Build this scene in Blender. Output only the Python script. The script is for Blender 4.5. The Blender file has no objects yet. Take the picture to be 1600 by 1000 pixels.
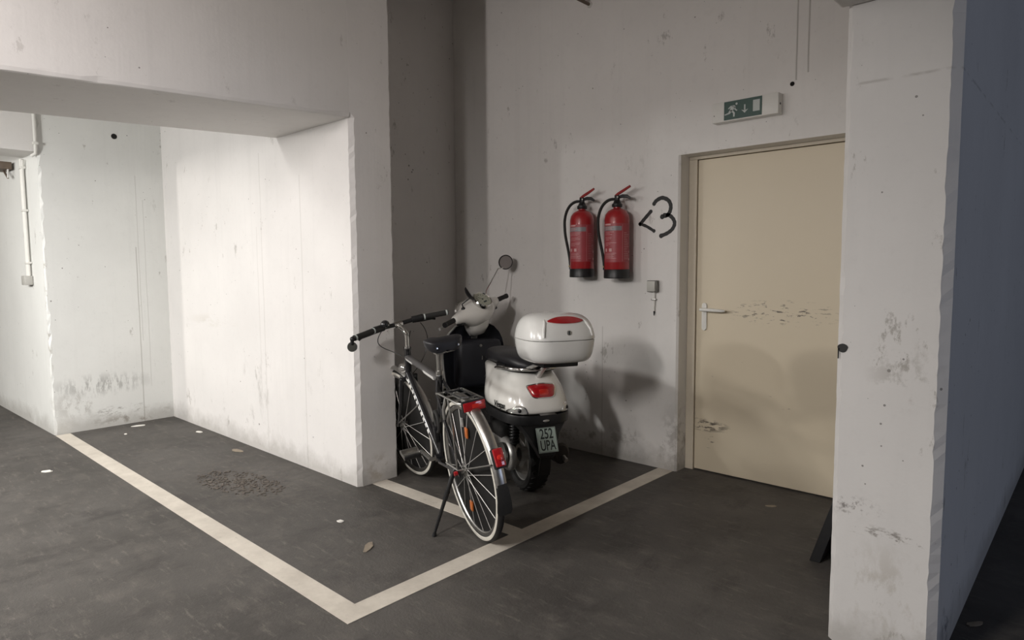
import bpy, bmesh, math, random
from mathutils import Vector, Matrix
random.seed(7)
sc = bpy.context.scene
COL = sc.collection
R = math.radians
PI = math.pi

# ------------------------------------------------------------------ camera
CAM_H = 1.3
cd = bpy.data.cameras.new('camera'); cam = bpy.data.objects.new('camera', cd); COL.objects.link(cam)
yaw, pitch, roll, fpx = -0.743877, 0.079427, 0.0065378, 1015.95
fw = Vector((math.sin(yaw) * math.cos(pitch), math.cos(yaw) * math.cos(pitch), -math.sin(pitch)))
rt0 = Vector((math.cos(yaw), -math.sin(yaw), 0)); dn0 = fw.cross(rt0)
rt = math.cos(roll) * rt0 + math.sin(roll) * dn0
dn = -math.sin(roll) * rt0 + math.cos(roll) * dn0
m = Matrix.Identity(4)
for i in range(3):
    m[i][0] = rt[i]; m[i][1] = -dn[i]; m[i][2] = -fw[i]
m.translation = (0, 0, CAM_H)
cam.matrix_world = m
cd.sensor_width = 36; cd.lens = fpx / 1600 * 36; cd.clip_start = 0.02
sc.camera = cam

# ------------------------------------------------------------------ world, lights, exposure
w = bpy.data.worlds.new('world'); sc.world = w; w.use_nodes = True
w.node_tree.nodes['Background'].inputs[0].default_value = (0.80, 0.86, 1.0, 1)
w.node_tree.nodes['Background'].inputs[1].default_value = 0.03
sc.view_settings.view_transform = 'Standard'; sc.view_settings.look = 'None'
sc.view_settings.gamma = 1.0; sc.view_settings.exposure = 0.0; sc.view_settings.use_curve_mapping = False

def area(name, loc, target, sx, sy, watts, color):
    l = bpy.data.lights.new(name, 'AREA'); l.shape = 'RECTANGLE'; l.size = sx; l.size_y = sy
    l.energy = watts; l.color = color
    o = bpy.data.objects.new(name, l); COL.objects.link(o); o.location = loc
    d = Vector(target) - Vector(loc)
    o.rotation_euler = d.to_track_quat('-Z', 'Y').to_euler()
    return o
# the aisle tube that throws the case and fin shadows, a tube deeper in the passage, an added cool fill, source unseen, for the right wall's bluish side
area('aisle_lamp', (-1.35, -1.2, 2.06), (-1.5, -.75, 0), .14, .8, 98, (1.0, .955, .92))
area('beam_side_lamp', (-2.2, -.8, 2.33), (-3.2, -.15, 2.48), .1, .8, 38, (1.0, .93, .90))
area('niche_side_lamp', (-4.2, -1.7, 2.12), (-5.2, -.3, 0), .14, .5, 98, (1.0, .985, .955))
area('niche_front_lamp', (-5.2, -.6, 2.0), (-5.0, .6, 0), .14, .5, 34, (1.0, .985, .955))
area('passage_lamp', (-7.6, -2.95, 2.3), (-2.6, 2.6, -1.2), .3, .3, 82, (1.0, .95, .89))
area('cool_right_fill', (6.0, 3.0, 1.6), (-.35, 3.2, 1.2), 2.0, 1.6, 42, (.66, .76, 1.0))

# ------------------------------------------------------------------ materials
def nn(nt, typ, **kw):
    n = nt.nodes.new(typ)
    for k, v in kw.items():
        if hasattr(n, k): setattr(n, k, v)
    return n
def mat(name, col, rough=0.5, metal=0.0, coat=0.0, noise=0.0, nscale=30, bump=0.0, bscale=200, spec=0.5):
    mt = bpy.data.materials.new(name); mt.use_nodes = True; nt = mt.node_tree
    b = nt.nodes['Principled BSDF']
    b.inputs['Base Color'].default_value = (*col, 1); b.inputs['Roughness'].default_value = rough
    b.inputs['Metallic'].default_value = metal; b.inputs['Coat Weight'].default_value = coat
    b.inputs['Specular IOR Level'].default_value = spec
    tc = nn(nt, 'ShaderNodeTexCoord')
    nz = nn(nt, 'ShaderNodeTexNoise'); nz.inputs['Scale'].default_value = nscale; nz.inputs['Detail'].default_value = 5
    nt.links.new(tc.outputs['Object'], nz.inputs['Vector'])
    mx = nn(nt, 'ShaderNodeMix', data_type='RGBA')
    mx.inputs[6].default_value = tuple(c * (1 - noise) for c in col) + (1,)
    mx.inputs[7].default_value = tuple(min(1, c * (1 + noise * .6)) for c in col) + (1,)
    nt.links.new(nz.outputs['Fac'], mx.inputs[0]); nt.links.new(mx.outputs[2], b.inputs['Base Color'])
    if bump:
        n2 = nn(nt, 'ShaderNodeTexNoise'); n2.inputs['Scale'].default_value = bscale
        nt.links.new(tc.outputs['Object'], n2.inputs['Vector'])
        bp = nn(nt, 'ShaderNodeBump'); bp.inputs['Strength'].default_value = bump; bp.inputs['Distance'].default_value = .002
        nt.links.new(n2.outputs['Fac'], bp.inputs['Height']); nt.links.new(bp.outputs[0], b.inputs['Normal'])
    return mt

def mathn(nt, op, a, b=None, c=None, clamp=False):
    n = nn(nt, 'ShaderNodeMath', operation=op); n.use_clamp = clamp
    for i, v in enumerate((a, b, c)):
        if v is None: continue
        if isinstance(v, (int, float)): n.inputs[i].default_value = v
        else: nt.links.new(v, n.inputs[i])
    return n.outputs[0]
def ramp01(nt, v, lo, hi):
    n = nn(nt, 'ShaderNodeMapRange'); n.clamp = True
    n.inputs[1].default_value = lo; n.inputs[2].default_value = hi
    nt.links.new(v, n.inputs[0]); return n.outputs[0]
def noise(nt, vec, scale, detail=4, rough=.55, stretch=None, off=0.0):
    if stretch or off:
        mp = nn(nt, 'ShaderNodeMapping'); mp.inputs['Scale'].default_value = stretch or (1, 1, 1)
        mp.inputs['Location'].default_value = (off, off * 1.3, off * .7)
        nt.links.new(vec, mp.inputs[0]); vec = mp.outputs[0]
    n = nn(nt, 'ShaderNodeTexNoise'); n.inputs['Scale'].default_value = scale
    n.inputs['Detail'].default_value = detail; n.inputs['Roughness'].default_value = rough
    nt.links.new(vec, n.inputs['Vector']); return n.outputs['Fac']
def mixc(nt, fac, a, b):
    n = nn(nt, 'ShaderNodeMix', data_type='RGBA')
    nt.links.new(fac, n.inputs[0])
    for i, v in ((6, a), (7, b)):
        if isinstance(v, tuple): n.inputs[i].default_value = (*v, 1)
        else: nt.links.new(v, n.inputs[i])
    return n.outputs[2]
def blob(nt, vec, c, r, soft=1.0):
    """1 inside an ellipsoid at c with radii r, 0 outside"""
    s = nn(nt, 'ShaderNodeVectorMath', operation='SUBTRACT'); nt.links.new(vec, s.inputs[0]); s.inputs[1].default_value = c
    d = nn(nt, 'ShaderNodeVectorMath', operation='DIVIDE'); nt.links.new(s.outputs[0], d.inputs[0]); d.inputs[1].default_value = r
    l = nn(nt, 'ShaderNodeVectorMath', operation='LENGTH'); nt.links.new(d.outputs[0], l.inputs[0])
    n = nn(nt, 'ShaderNodeMapRange'); n.clamp = True
    n.inputs[1].default_value = 1.0; n.inputs[2].default_value = 1.0 - soft
    nt.links.new(l.outputs['Value'], n.inputs[0]); return n.outputs[0]

def painted_concrete(name, col=(.74, .73, .71), seed=0., stains=(), seams=(), pits=1.0, grime=.5, rough=.6, dirt=(.30, .28, .25)):
    """white painted board-marked concrete; stains = (centre, radii, strength, colour, noise scale, stretch); seams = (axis, value, zlo, zhi)"""
    mt = bpy.data.materials.new(name); mt.use_nodes = True; nt = mt.node_tree
    b = nt.nodes['Principled BSDF']; b.inputs['Roughness'].default_value = rough; b.inputs['Specular IOR Level'].default_value = .35
    tc = nn(nt, 'ShaderNodeTexCoord'); vec = tc.outputs['Object']
    sp = nn(nt, 'ShaderNodeSeparateXYZ'); nt.links.new(vec, sp.inputs[0]); X, Y, Z = sp.outputs
    big = noise(nt, vec, 1.3, 5, .6, off=seed)
    c = mixc(nt, ramp01(nt, big, .3, .7), tuple(v * .93 for v in col), tuple(min(1, v * 1.03) for v in col))
    streak = noise(nt, vec, 1.0, 3, .6, (14, 14, .7), seed + 3)
    c = mixc(nt, mathn(nt, 'MULTIPLY', ramp01(nt, streak, .55, .8), .16), c, tuple(v * .75 for v in col))
    fine = noise(nt, vec, 22, 6, .65, off=seed)
    c = mixc(nt, mathn(nt, 'MULTIPLY', ramp01(nt, fine, .56, .75), .15), c, tuple(v * .7 for v in col))
    # pits
    vo = nn(nt, 'ShaderNodeTexVoronoi'); vo.inputs['Scale'].default_value = 8.0
    mp = nn(nt, 'ShaderNodeMapping'); mp.inputs['Location'].default_value = (seed, seed, seed); nt.links.new(vec, mp.inputs[0]); nt.links.new(mp.outputs[0], vo.inputs['Vector'])
    sparse = noise(nt, vec, 2.3, 3, .7, off=seed + 9)
    pit = mathn(nt, 'LESS_THAN', vo.outputs['Distance'], mathn(nt, 'MULTIPLY', ramp01(nt, sparse, .36, .70), .062 * pits))
    vb = nn(nt, 'ShaderNodeTexVoronoi'); vb.inputs['Scale'].default_value = 19.0; nt.links.new(mp.outputs[0], vb.inputs['Vector'])
    pit2 = mathn(nt, 'LESS_THAN', vb.outputs['Distance'], mathn(nt, 'MULTIPLY', ramp01(nt, noise(nt, vec, 3.1, 3, .7, off=seed + 14), .44, .78), .12 * pits))
    pit = mathn(nt, 'MAXIMUM', pit, pit2)
    c = mixc(nt, mathn(nt, 'MULTIPLY', pit, .72), c, (.10, .09, .08))
    # small chipped scratches
    sn = noise(nt, vec, 9, 8, .75, (1, 1, .45), seed + 5)
    sn2 = noise(nt, vec, 1.7, 2, .5, off=seed + 21)
    ch = mathn(nt, 'MULTIPLY', ramp01(nt, sn, .62, .66), ramp01(nt, sn2, .40, .54))
    c = mixc(nt, mathn(nt, 'MULTIPLY', ch, .55 * pits), c, dirt)
    # dirt along the foot of the wall
    gn = noise(nt, vec, 5, 6, .7, off=seed + 2)
    gz = mathn(nt, 'ADD', Z, mathn(nt, 'MULTIPLY', gn, -.30))
    g = ramp01(nt, gz, .0, -.12)
    c = mixc(nt, mathn(nt, 'MULTIPLY', g, grime), c, dirt)
    hsum = mathn(nt, 'MULTIPLY', streak, 1.0)
    for (cc, rr, st, colr, ns, stretch, thr) in stains:
        nz = noise(nt, vec, ns, 6, .72, stretch, seed + cc[2] * 3)
        f = mathn(nt, 'MULTIPLY', blob(nt, vec, cc, rr, .7), ramp01(nt, nz, thr, thr + .09))
        c = mixc(nt, mathn(nt, 'MULTIPLY', f, st), c, colr)
    seamh = None
    for (axis, val, zl, zh, st) in seams:
        A = {'x': X, 'y': Y, 'z': Z}[axis]
        wob = mathn(nt, 'MULTIPLY', noise(nt, vec, 3, 2, .5, off=seed + val), .012)
        d = mathn(nt, 'ABSOLUTE', mathn(nt, 'SUBTRACT', mathn(nt, 'ADD', A, wob), val + .006))
        line = ramp01(nt, d, .006, .001)
        if axis != 'z':
            line = mathn(nt, 'MULTIPLY', line, mathn(nt, 'MULTIPLY', mathn(nt, 'GREATER_THAN', Z, zl), mathn(nt, 'LESS_THAN', Z, zh)))
        else:
            line = mathn(nt, 'MULTIPLY', line, ramp01(nt, noise(nt, vec, 12, 3, off=seed), .45, .55))
        c = mixc(nt, mathn(nt, 'MULTIPLY', line, st), c, dirt)
        seamh = line if seamh is None else mathn(nt, 'ADD', seamh, line)
    nt.links.new(c, b.inputs['Base Color'])
    h = mathn(nt, 'ADD', mathn(nt, 'MULTIPLY', streak, .5), mathn(nt, 'MULTIPLY', noise(nt, vec, 60, 5, .6, off=seed), .25))
    h = mathn(nt, 'SUBTRACT', h, mathn(nt, 'MULTIPLY', pit, .6))
    if seamh is not None: h = mathn(nt, 'SUBTRACT', h, mathn(nt, 'MULTIPLY', seamh, .5))
    bp = nn(nt, 'ShaderNodeBump'); bp.inputs['Strength'].default_value = .35; bp.inputs['Distance'].default_value = .006
    nt.links.new(h, bp.inputs['Height']); nt.links.new(bp.outputs[0], b.inputs['Normal'])
    return mt

def floor_mat():
    mt = bpy.data.materials.new('asphalt_floor'); mt.use_nodes = True; nt = mt.node_tree
    b = nt.nodes['Principled BSDF']; b.inputs['Specular IOR Level'].default_value = .35
    tc = nn(nt, 'ShaderNodeTexCoord'); vec = tc.outputs['Object']
    big = noise(nt, vec, 1.1, 6, .65)
    c = mixc(nt, ramp01(nt, big, .35, .68), (.058, .053, .048), (.106, .098, .090))
    med = noise(nt, vec, 6, 7, .7, (1, 1.6, 1))
    c = mixc(nt, mathn(nt, 'MULTIPLY', ramp01(nt, med, .50, .68), .55), c, (.142, .128, .114))
    drk = noise(nt, vec, 3.2, 7, .75, (1.5, .8, 1), 11)
    c = mixc(nt, mathn(nt, 'MULTIPLY', ramp01(nt, drk, .52, .66), .6), c, (.040, .036, .034))
    scuff = noise(nt, vec, 14, 8, .8, (.5, 2.2, 1), 4)
    c = mixc(nt, mathn(nt, 'MULTIPLY', ramp01(nt, scuff, .56, .66), .55), c, (.19, .172, .15))
    pale = noise(nt, vec, 24, 6, .75, (1, 1, 1), 9)
    pm = mathn(nt, 'MULTIPLY', blob(nt, vec, (-3.85, 1.78, 0), (.75, .36, 1), .8), ramp01(nt, pale, .48, .62))
    c = mixc(nt, mathn(nt, 'MULTIPLY', pm, .6), c, (0.1488, 0.1271, 0.1054))
    nt.links.new(c, b.inputs['Base Color'])
    rg = nn(nt, 'ShaderNodeMapRange'); rg.inputs[3].default_value = .5; rg.inputs[4].default_value = .72
    nt.links.new(med, rg.inputs[0]); nt.links.new(rg.outputs[0], b.inputs['Roughness'])
    h = mathn(nt, 'ADD', noise(nt, vec, 90, 4, .7), mathn(nt, 'MULTIPLY', med, 2.0))
    bp = nn(nt, 'ShaderNodeBump'); bp.inputs['Strength'].default_value = .5; bp.inputs['Distance'].default_value = .004
    nt.links.new(h, bp.inputs['Height']); nt.links.new(bp.outputs[0], b.inputs['Normal'])
    return mt

def line_mat():
    mt = bpy.data.materials.new('worn_line_paint'); mt.use_nodes = True; nt = mt.node_tree
    b = nt.nodes['Principled BSDF']; b.inputs['Roughness'].default_value = .6
    tc = nn(nt, 'ShaderNodeTexCoord'); vec = tc.outputs['Object']
    a = noise(nt, vec, 5, 6, .7)
    c = mixc(nt, ramp01(nt, a, .35, .65), (.52, .475, .41), (.66, .61, .53))
    s = noise(nt, vec, 25, 8, .75)
    c = mixc(nt, mathn(nt, 'MULTIPLY', ramp01(nt, s, .60, .70), .55), c, (.30, .26, .22))
    nt.links.new(c, b.inputs['Base Color'])
    return mt

def door_mat():
    mt = bpy.data.materials.new('cream_door_paint'); mt.use_nodes = True; nt = mt.node_tree
    b = nt.nodes['Principled BSDF']; b.inputs['Roughness'].default_value = .42
    tc = nn(nt, 'ShaderNodeTexCoord'); vec = tc.outputs['Object']
    a = noise(nt, vec, 2, 4, .6)
    c = mixc(nt, a, (.62, .54, .405), (.66, .58, .44))
    def marks(c, cc, rr, ns, stretch, thr, st, off=0):
        nz = noise(nt, vec, ns, 5, .7, stretch, off)
        f = mathn(nt, 'MULTIPLY', blob(nt, vec, cc, rr, .5), ramp01(nt, nz, thr, thr + .03))
        return mixc(nt, mathn(nt, 'MULTIPLY', f, st), c, (.07, .055, .045))
    c = marks(c, (-1.40, 3.81, 1.03), (.36, 1, .085), 17, (1, 1, 3.6), .575, .85)
    c = marks(c, (-1.86, 3.81, .30), (.19, 1, .045), 16, (1, 1, 4), .50, .9, 3)
    c = marks(c, (-1.86, 3.81, .21), (.14, 1, .08), 14, (1, 1, 4), .60, .8, 8)
    c = marks(c, (-1.45, 3.81, .6), (.5, 1, .35), 7, (1, 1, 3), .69, .7, 6)
    c = marks(c, (-1.2, 3.81, .12), (.3, 1, .1), 7, (1, 1, 4), .66, .7, 16)
    c = marks(c, (-1.5, 3.81, 1.0), (.5, 1, 1.0), 12, (1, 1, 1), .74, .5, 26)
    nt.links.new(c, b.inputs['Base Color'])
    return mt

M = {}
M['floor'] = floor_mat(); M['line'] = line_mat(); M['door'] = door_mat()
D = (.26, .24, .21)
M['w_back'] = painted_concrete('paint_back', (.77, .75, .725), 1.0, grime=.55, stains=[
    ((-2.9, 3.686, .12), (.9, .4, .16), .6, D, 7, (1, 1, 1.2), .52),
    ((-2.2, 3.686, .16), (.30, .4, .18), .55, D, 6, (1, 1, .8), .54),
    ((-1.98, 3.75, .18), (.16, .4, .30), .5, D, 7, (1, 1, 1), .50),
    ((-2.0, 3.686, 2.0), (.5, .3, .25), .25, D, 10, (1, 1, .6), .55),
], seams=[('x', -2.55, 0, .9, .35), ('x', -1.3, 2.3, 2.9, .7), ('x', -1.24, 2.33, 2.9, .7)])
M['w_fin'] = painted_concrete('paint_fin', (.755, .735, .715), 4.0, stains=[
    ((-4.3, 2.167, .45), (1.0, .2, .3), .38, D, 5, (1, 1, .35), .56),
    ((-3.6, 2.167, .75), (.35, .2, .2), .4, D, 6, (1, 1, .3), .58),
    ((-5.2, 2.167, .9), (.5, .2, .06), .3, (.5, .46, .38), 4, (.5, 1, 2), .5),
    ((-5.0, 2.167, .2), (1.0, .2, .2), .4, D, 7, (1, 1, .6), .58),
    ((-3.24, 2.32, .08), (.1, .14, .12), .6, (.36, .31, .25), 6, (1, 1, 1), .45),
], seams=[('x', -4.35, .0, 2.1, .28), ('x', -3.82, .0, 1.9, .28), ('x', -4.42, .4, 1.6, .2)])
M['w_beam'] = painted_concrete('paint_beam', (.73, .712, .69), 7.5, pits=.6, grime=0)
M['w_alc'] = painted_concrete('paint_alcove', (.72, .725, .70), 12.0, stains=[
    ((-6.11, 1.62, .36), (.3, .42, .11), .7, (.30, .30, .285), 8, (1, 2.4, .7), .48),
    ((-6.11, 1.45, .22), (.3, .22, .16), .5, D, 6, (1, 1, .7), .52),
    ((-6.11, 1.75, .13), (.3, .3, .05), .8, (.16, .14, .12), 9, (1, 1, 2), .54),
    ((-6.11, 1.9, .05), (.3, .45, .06), .7, (.2, .17, .14), 9, (1, 1, 1.5), .50),
    ((-6.11, 1.27, 1.0), (.05, .03, 1.2), .6, (.34, .31, .26), 20, (1, 1, .6), .52),
], seams=[('y', 1.93, 0, 1.5, .5), ('y', 1.95, .7, 2.1, .2), ('y', 2.0, .3, 1.9, .15)])
M['w_bay'] = painted_concrete('paint_bay', (.74, .72, .70), 15.0, pits=1.3)
M['w_right'] = painted_concrete('paint_pillar', (.70, .685, .67), 19.0, pits=1.2, stains=[
    ((-.47, 2.345, .95), (.12, .2, .13), .5, (.36, .34, .31), 14, (1, 1, .8), .48),
    ((-.60, 2.345, .49), (.10, .2, .045), .8, (.15, .13, .12), 22, (1, 1, 1.2), .52),
    ((-.47, 2.345, .42), (.2, .2, .03), .8, (.18, .16, .14), 20, (1, 1, 2), .54),
    ((-.50, 2.345, .22), (.2, .2, .2), .4, (.38, .34, .28), 8, (1, 1, .5), .5),
    ((-.35, 2.55, .10), (.1, .14, .10), .85, (.10, .10, .12), 9, (1, 1, 1), .52),
], seams=[('z', 1.885, 0, 9, .4)])
M['w_right2'] = M['w_right']
M['ceil'] = painted_concrete('paint_ceiling', (.42, .39, .36), 23.0)
M['black'] = mat('black_plastic', (.012, .012, .013), .42, noise=.3)
M['rubber'] = mat('black_rubber', (.018, .017, .016), .75, noise=.3, bump=.3)
M['blackgloss'] = mat('black_gloss_paint', (.012, .012, .014), .22, coat=.5, noise=.2)
M['navy'] = mat('dark_leg_panel', (.010, .011, .016), .55, noise=.2, bump=.2)
M['seat'] = mat('black_vinyl', (.018, .018, .021), .42, noise=.25, bump=.4, bscale=300)
M['chrome'] = mat('chrome', (.75, .74, .72), .14, 1.0, noise=.05)
M['steel'] = mat('dull_steel', (.50, .49, .47), .34, 1.0, noise=.2, nscale=60)
M['alu'] = mat('cast_aluminium', (.60, .59, .57), .42, .75, noise=.25, nscale=25)
M['spoke'] = mat('bright_spoke_steel', (.62, .61, .58), .35, .35)
M['decal'] = mat('pale_decal', (.78, .78, .75), .4)
M['grey'] = mat('grey_frame_paint', (.16, .155, .155), .3, .6, noise=.15)
M['white'] = mat('white_scooter_paint', (.80, .785, .74), .2, coat=.7, noise=.02)
M['case'] = mat('white_case_plastic', (.80, .80, .775), .22, coat=.5, noise=.02)
M['wall_white'] = mat('white_plastic', (.74, .73, .69), .45, noise=.06)
M['cream'] = mat('cream_rubber', (.60, .575, .51), .6, noise=.1)
M['red'] = mat('extinguisher_red', (.34, .014, .018), .3, coat=.4, noise=.08)
M['reddark'] = mat('handle_red', (.30, .02, .02), .4, noise=.1)
M['redlens'] = mat('red_lens', (.42, .012, .016), .12, coat=1, noise=.35, nscale=40)
M['redlens2'] = mat('bright_red_lens', (.60, .03, .02), .15, coat=1, noise=.3, nscale=50)
M['orange'] = mat('orange_reflector', (.62, .17, .04), .3, coat=.5, noise=.2)
M['clear'] = mat('clear_lens', (.62, .62, .60), .1, .5, coat=1, noise=.5, nscale=60)
M['glassmir'] = mat('mirror_glass', (.75, .75, .74), .04, 1.0)
M['plate'] = mat('plate_pale_green', (.60, .72, .665), .35, noise=.03)
M['ink'] = mat('dark_lettering', (.02, .035, .035), .5)
M['dial'] = mat('dial_face', (.42, .43, .35), .4, noise=.3, nscale=90)
M['green'] = mat('sign_green', (.022, .070, .056), .35, noise=.1)
M['signw'] = mat('sign_white', (.50, .54, .52), .4, noise=.05)
M['spray'] = mat('black_spray_paint', (.012, .012, .011), .6, noise=.5, nscale=60)
M['lblgrey'] = mat('label_grey', (.22, .20, .21), .4, noise=.15)
M['lblpale'] = mat('label_print', (.60, .34, .34), .5, noise=.2, nscale=200)
M['lblred'] = mat('label_red', (.34, .05, .06), .45, noise=.15)
M['brass'] = mat('brass', (.65, .50, .30), .3, 1.0)
M['frame'] = mat('door_frame_paint', (.60, .535, .43), .5, noise=.08)
M['brown'] = mat('brown_bracket', (.16, .12, .09), .6, noise=.4)
M['paper'] = mat('paper_scrap', (.80, .78, .72), .7, noise=.05)
M['leaf'] = mat('dry_leaf', (.30, .25, .19), .7, noise=.3)
M['dirt'] = mat('dry_dirt', (.13, .112, .095), .9, noise=.4)
M['hole'] = mat('dark_hole', (.01, .009, .008), .9)

# ------------------------------------------------------------------ mesh builder
class MB:
    def __init__(s, xf=None): s.bm = bmesh.new(); s.xf = xf
    def v(s, p): return s.bm.verts.new(p)
    def face(s, vs):
        try: return s.bm.faces.new(vs)
        except ValueError: return None
    def box(s, a, b, bev=0.0):
        x0, y0, z0 = a; x1, y1, z1 = b
        t = bmesh.new()
        vs = [t.verts.new(p) for p in ((x0, y0, z0), (x1, y0, z0), (x1, y1, z0), (x0, y1, z0), (x0, y0, z1), (x1, y0, z1), (x1, y1, z1), (x0, y1, z1))]
        for f in ((3, 2, 1, 0), (4, 5, 6, 7), (0, 1, 5, 4), (1, 2, 6, 5), (2, 3, 7, 6), (3, 0, 4, 7)): t.faces.new([vs[i] for i in f])
        if bev: bmesh.ops.bevel(t, geom=t.edges[:], offset=bev, segments=2, affect='EDGES', profile=.5)
        s._merge(t); return s
    def _merge(s, t, mtx=None):
        if mtx is not None: bmesh.ops.transform(t, matrix=mtx, verts=t.verts[:])
        me = bpy.data.meshes.new('tmp'); t.to_mesh(me); t.free(); s.bm.from_mesh(me); bpy.data.meshes.remove(me)
    def obox(s, c, size, mtx3, bev=0.0):
        t = MB(); hx, hy, hz = [q / 2 for q in size]; t.box((-hx, -hy, -hz), (hx, hy, hz), bev)
        s._merge(t.bm, Matrix.Translation(c) @ mtx3.to_4x4()); return s
    def prism(s, poly, z0, z1):
        lo = [s.v((x, y, z0)) for x, y in poly]; hi = [s.v((x, y, z1)) for x, y in poly]; n = len(poly)
        s.face(lo[::-1]); s.face(hi)
        for i in range(n): s.face([lo[i], lo[(i + 1) % n], hi[(i + 1) % n], hi[i]])
        return s
    def loft(s, rings, closed=True, caps=True):
        V = [[s.v(p) for p in r] for r in rings]; n = len(rings[0])
        for a, b in zip(V, V[1:]):
            for i in range(n if closed else n - 1):
                s.face([a[i], a[(i + 1) % n], b[(i + 1) % n], b[i]])
        if caps and closed: s.face(V[0][::-1]); s.face(V[-1])
        return s
    def tube(s, pts, r, seg=12, flat=1.0, caps=True, closed=False):
        pts = [Vector(p) for p in pts]; n = len(pts)
        rr = r if isinstance(r, (list, tuple)) else [r] * n
        rings = []; prev = None
        for i, p in enumerate(pts):
            if closed: t = pts[(i + 1) % n] - pts[i - 1]
            elif i == 0: t = pts[1] - pts[0]
            elif i == n - 1: t = pts[-1] - pts[-2]
            else: t = (pts[i + 1] - p).normalized() + (p - pts[i - 1]).normalized()
            t.normalize()
            if prev is None:
                a = Vector((0, 0, 1)) if abs(t.z) < .9 else Vector((0, 1, 0))
                u = t.cross(a).normalized()
            else: u = (prev - t * prev.dot(t)).normalized()
            prev = u; vv = t.cross(u)
            rings.append([p + rr[i] * (math.cos(k * 2 * PI / seg) * u + flat * math.sin(k * 2 * PI / seg) * vv) for k in range(seg)])
        if closed: rings.append(rings[0]); s.loft(rings, caps=False); bmesh.ops.remove_doubles(s.bm, verts=s.bm.verts[:], dist=1e-6)
        else: s.loft(rings, caps=caps)
        return s
    def lathe(s, prof, o=(0, 0, 0), axis=(0, 0, 1), seg=28, a0=0, a1=2 * PI):
        o = Vector(o); ax = Vector(axis).normalized()
        a = Vector((0, 0, 1)) if abs(ax.z) < .9 else Vector((1, 0, 0))
        u = ax.cross(a).normalized(); vv = ax.cross(u)
        rings = []
        full = abs(a1 - a0 - 2 * PI) < 1e-6
        ns = seg if full else seg + 1
        for (r, h) in prof:
            r = max(r, 1e-5)
            rings.append([o + ax * h + r * (math.cos(a0 + (a1 - a0) * k / seg) * u + math.sin(a0 + (a1 - a0) * k / seg) * vv) for k in range(ns)])
        if prof[0] == prof[-1] and len(prof) > 3:
            rings[-1] = rings[0]; s.loft(rings, closed=full, caps=False); bmesh.ops.remove_doubles(s.bm, verts=s.bm.verts[:], dist=1e-7)
        else: s.loft(rings, closed=full, caps=full)
        return s
    def sphere(s, c, r, seg=16, mtx3=None):
        t = bmesh.new(); bmesh.ops.create_uvsphere(t, u_segments=seg, v_segments=max(6, seg // 2), radius=1.0)
        rr = r if isinstance(r, (tuple, list)) else (r, r, r)
        mm = Matrix.Diagonal((*rr, 1))
        if mtx3 is not None: mm = mtx3.to_4x4() @ mm
        s._merge(t, Matrix.Translation(c) @ mm); return s
    def text(s, body, size, mtx, depth=.0005, sx=1.0, shear=0.0):
        cu = bpy.data.curves.new('t', 'FONT'); cu.body = body; cu.size = size; cu.extrude = depth
        cu.align_x = 'CENTER'; cu.align_y = 'CENTER'; cu.shear = shear; cu.resolution_u = 3; cu.offset = size * .012
        o = bpy.data.objects.new('t', cu); COL.objects.link(o)
        dg = bpy.context.evaluated_depsgraph_get(); me = bpy.data.meshes.new_from_object(o.evaluated_get(dg))
        me.transform(mtx @ Matrix.Diagonal((sx, 1, 1, 1)))
        s.bm.from_mesh(me); bpy.data.meshes.remove(me); bpy.data.objects.remove(o); bpy.data.curves.remove(cu)
        return s
    def build(s, name, material, parent=None, smooth=35, sub=0, bevel=0, label=None):
        if s.xf is not None: bmesh.ops.transform(s.bm, matrix=s.xf, verts=s.bm.verts[:])
        bmesh.ops.recalc_face_normals(s.bm, faces=s.bm.faces[:])
        me = bpy.data.meshes.new(name); s.bm.to_mesh(me); s.bm.free()
        if smooth:
            me.shade_smooth(); me.set_sharp_from_angle(angle=R(smooth))
        mats = material if isinstance(material, list) else [material]
        for q in mats: me.materials.append(q)
        o = bpy.data.objects.new(name, me); COL.objects.link(o)
        if parent is not None: o.parent = parent
        if bevel:
            md = o.modifiers.new('bevel', 'BEVEL'); md.width = bevel; md.segments = 2; md.limit_method = 'ANGLE'; md.angle_limit = R(40)
        if sub:
            md = o.modifiers.new('subsurf', 'SUBSURF'); md.levels = sub; md.render_levels = sub
        if label: o['label'] = label
        return o
def tag(o, label, cat, group=None, kind=None):
    o['label'] = label; o['category'] = cat
    if group: o['group'] = group
    if kind: o['kind'] = kind
    return o
def struct(o): o['kind'] = 'structure'; return o
def empty(name, loc=(0, 0, 0), mtx=None):
    o = bpy.data.objects.new(name, None); COL.objects.link(o)
    if mtx is not None: o.matrix_world = mtx
    else: o.location = loc
    o.empty_display_size = .1
    return o
def axes(x, y, z, o=(0, 0, 0)):
    mm = Matrix.Identity(4)
    for i in range(3): mm[i][0] = x[i]; mm[i][1] = y[i]; mm[i][2] = z[i]; mm[i][3] = o[i]
    return mm
def copy_tree(o, parent=None):
    c = o.copy(); COL.objects.link(c)
    if parent is not None: c.parent = parent
    for ch in list(o.children): copy_tree(ch, c)
    return c
def arc(c, r, a0, a1, n, plane='xz', off=0.0):
    out = []
    for i in range(n + 1):
        a = a0 + (a1 - a0) * i / n
        out.append((c[0] + r * math.cos(a), off, c[2] + r * math.sin(a)))
    return out
def bez(p0, p1, p2, p3, n=14):
    p0, p1, p2, p3 = map(Vector, (p0, p1, p2, p3)); o = []
    for i in range(n + 1):
        t = i / n; o.append((1 - t) ** 3 * p0 + 3 * t * (1 - t) ** 2 * p1 + 3 * t * t * (1 - t) * p2 + t ** 3 * p3)
    return o

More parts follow.
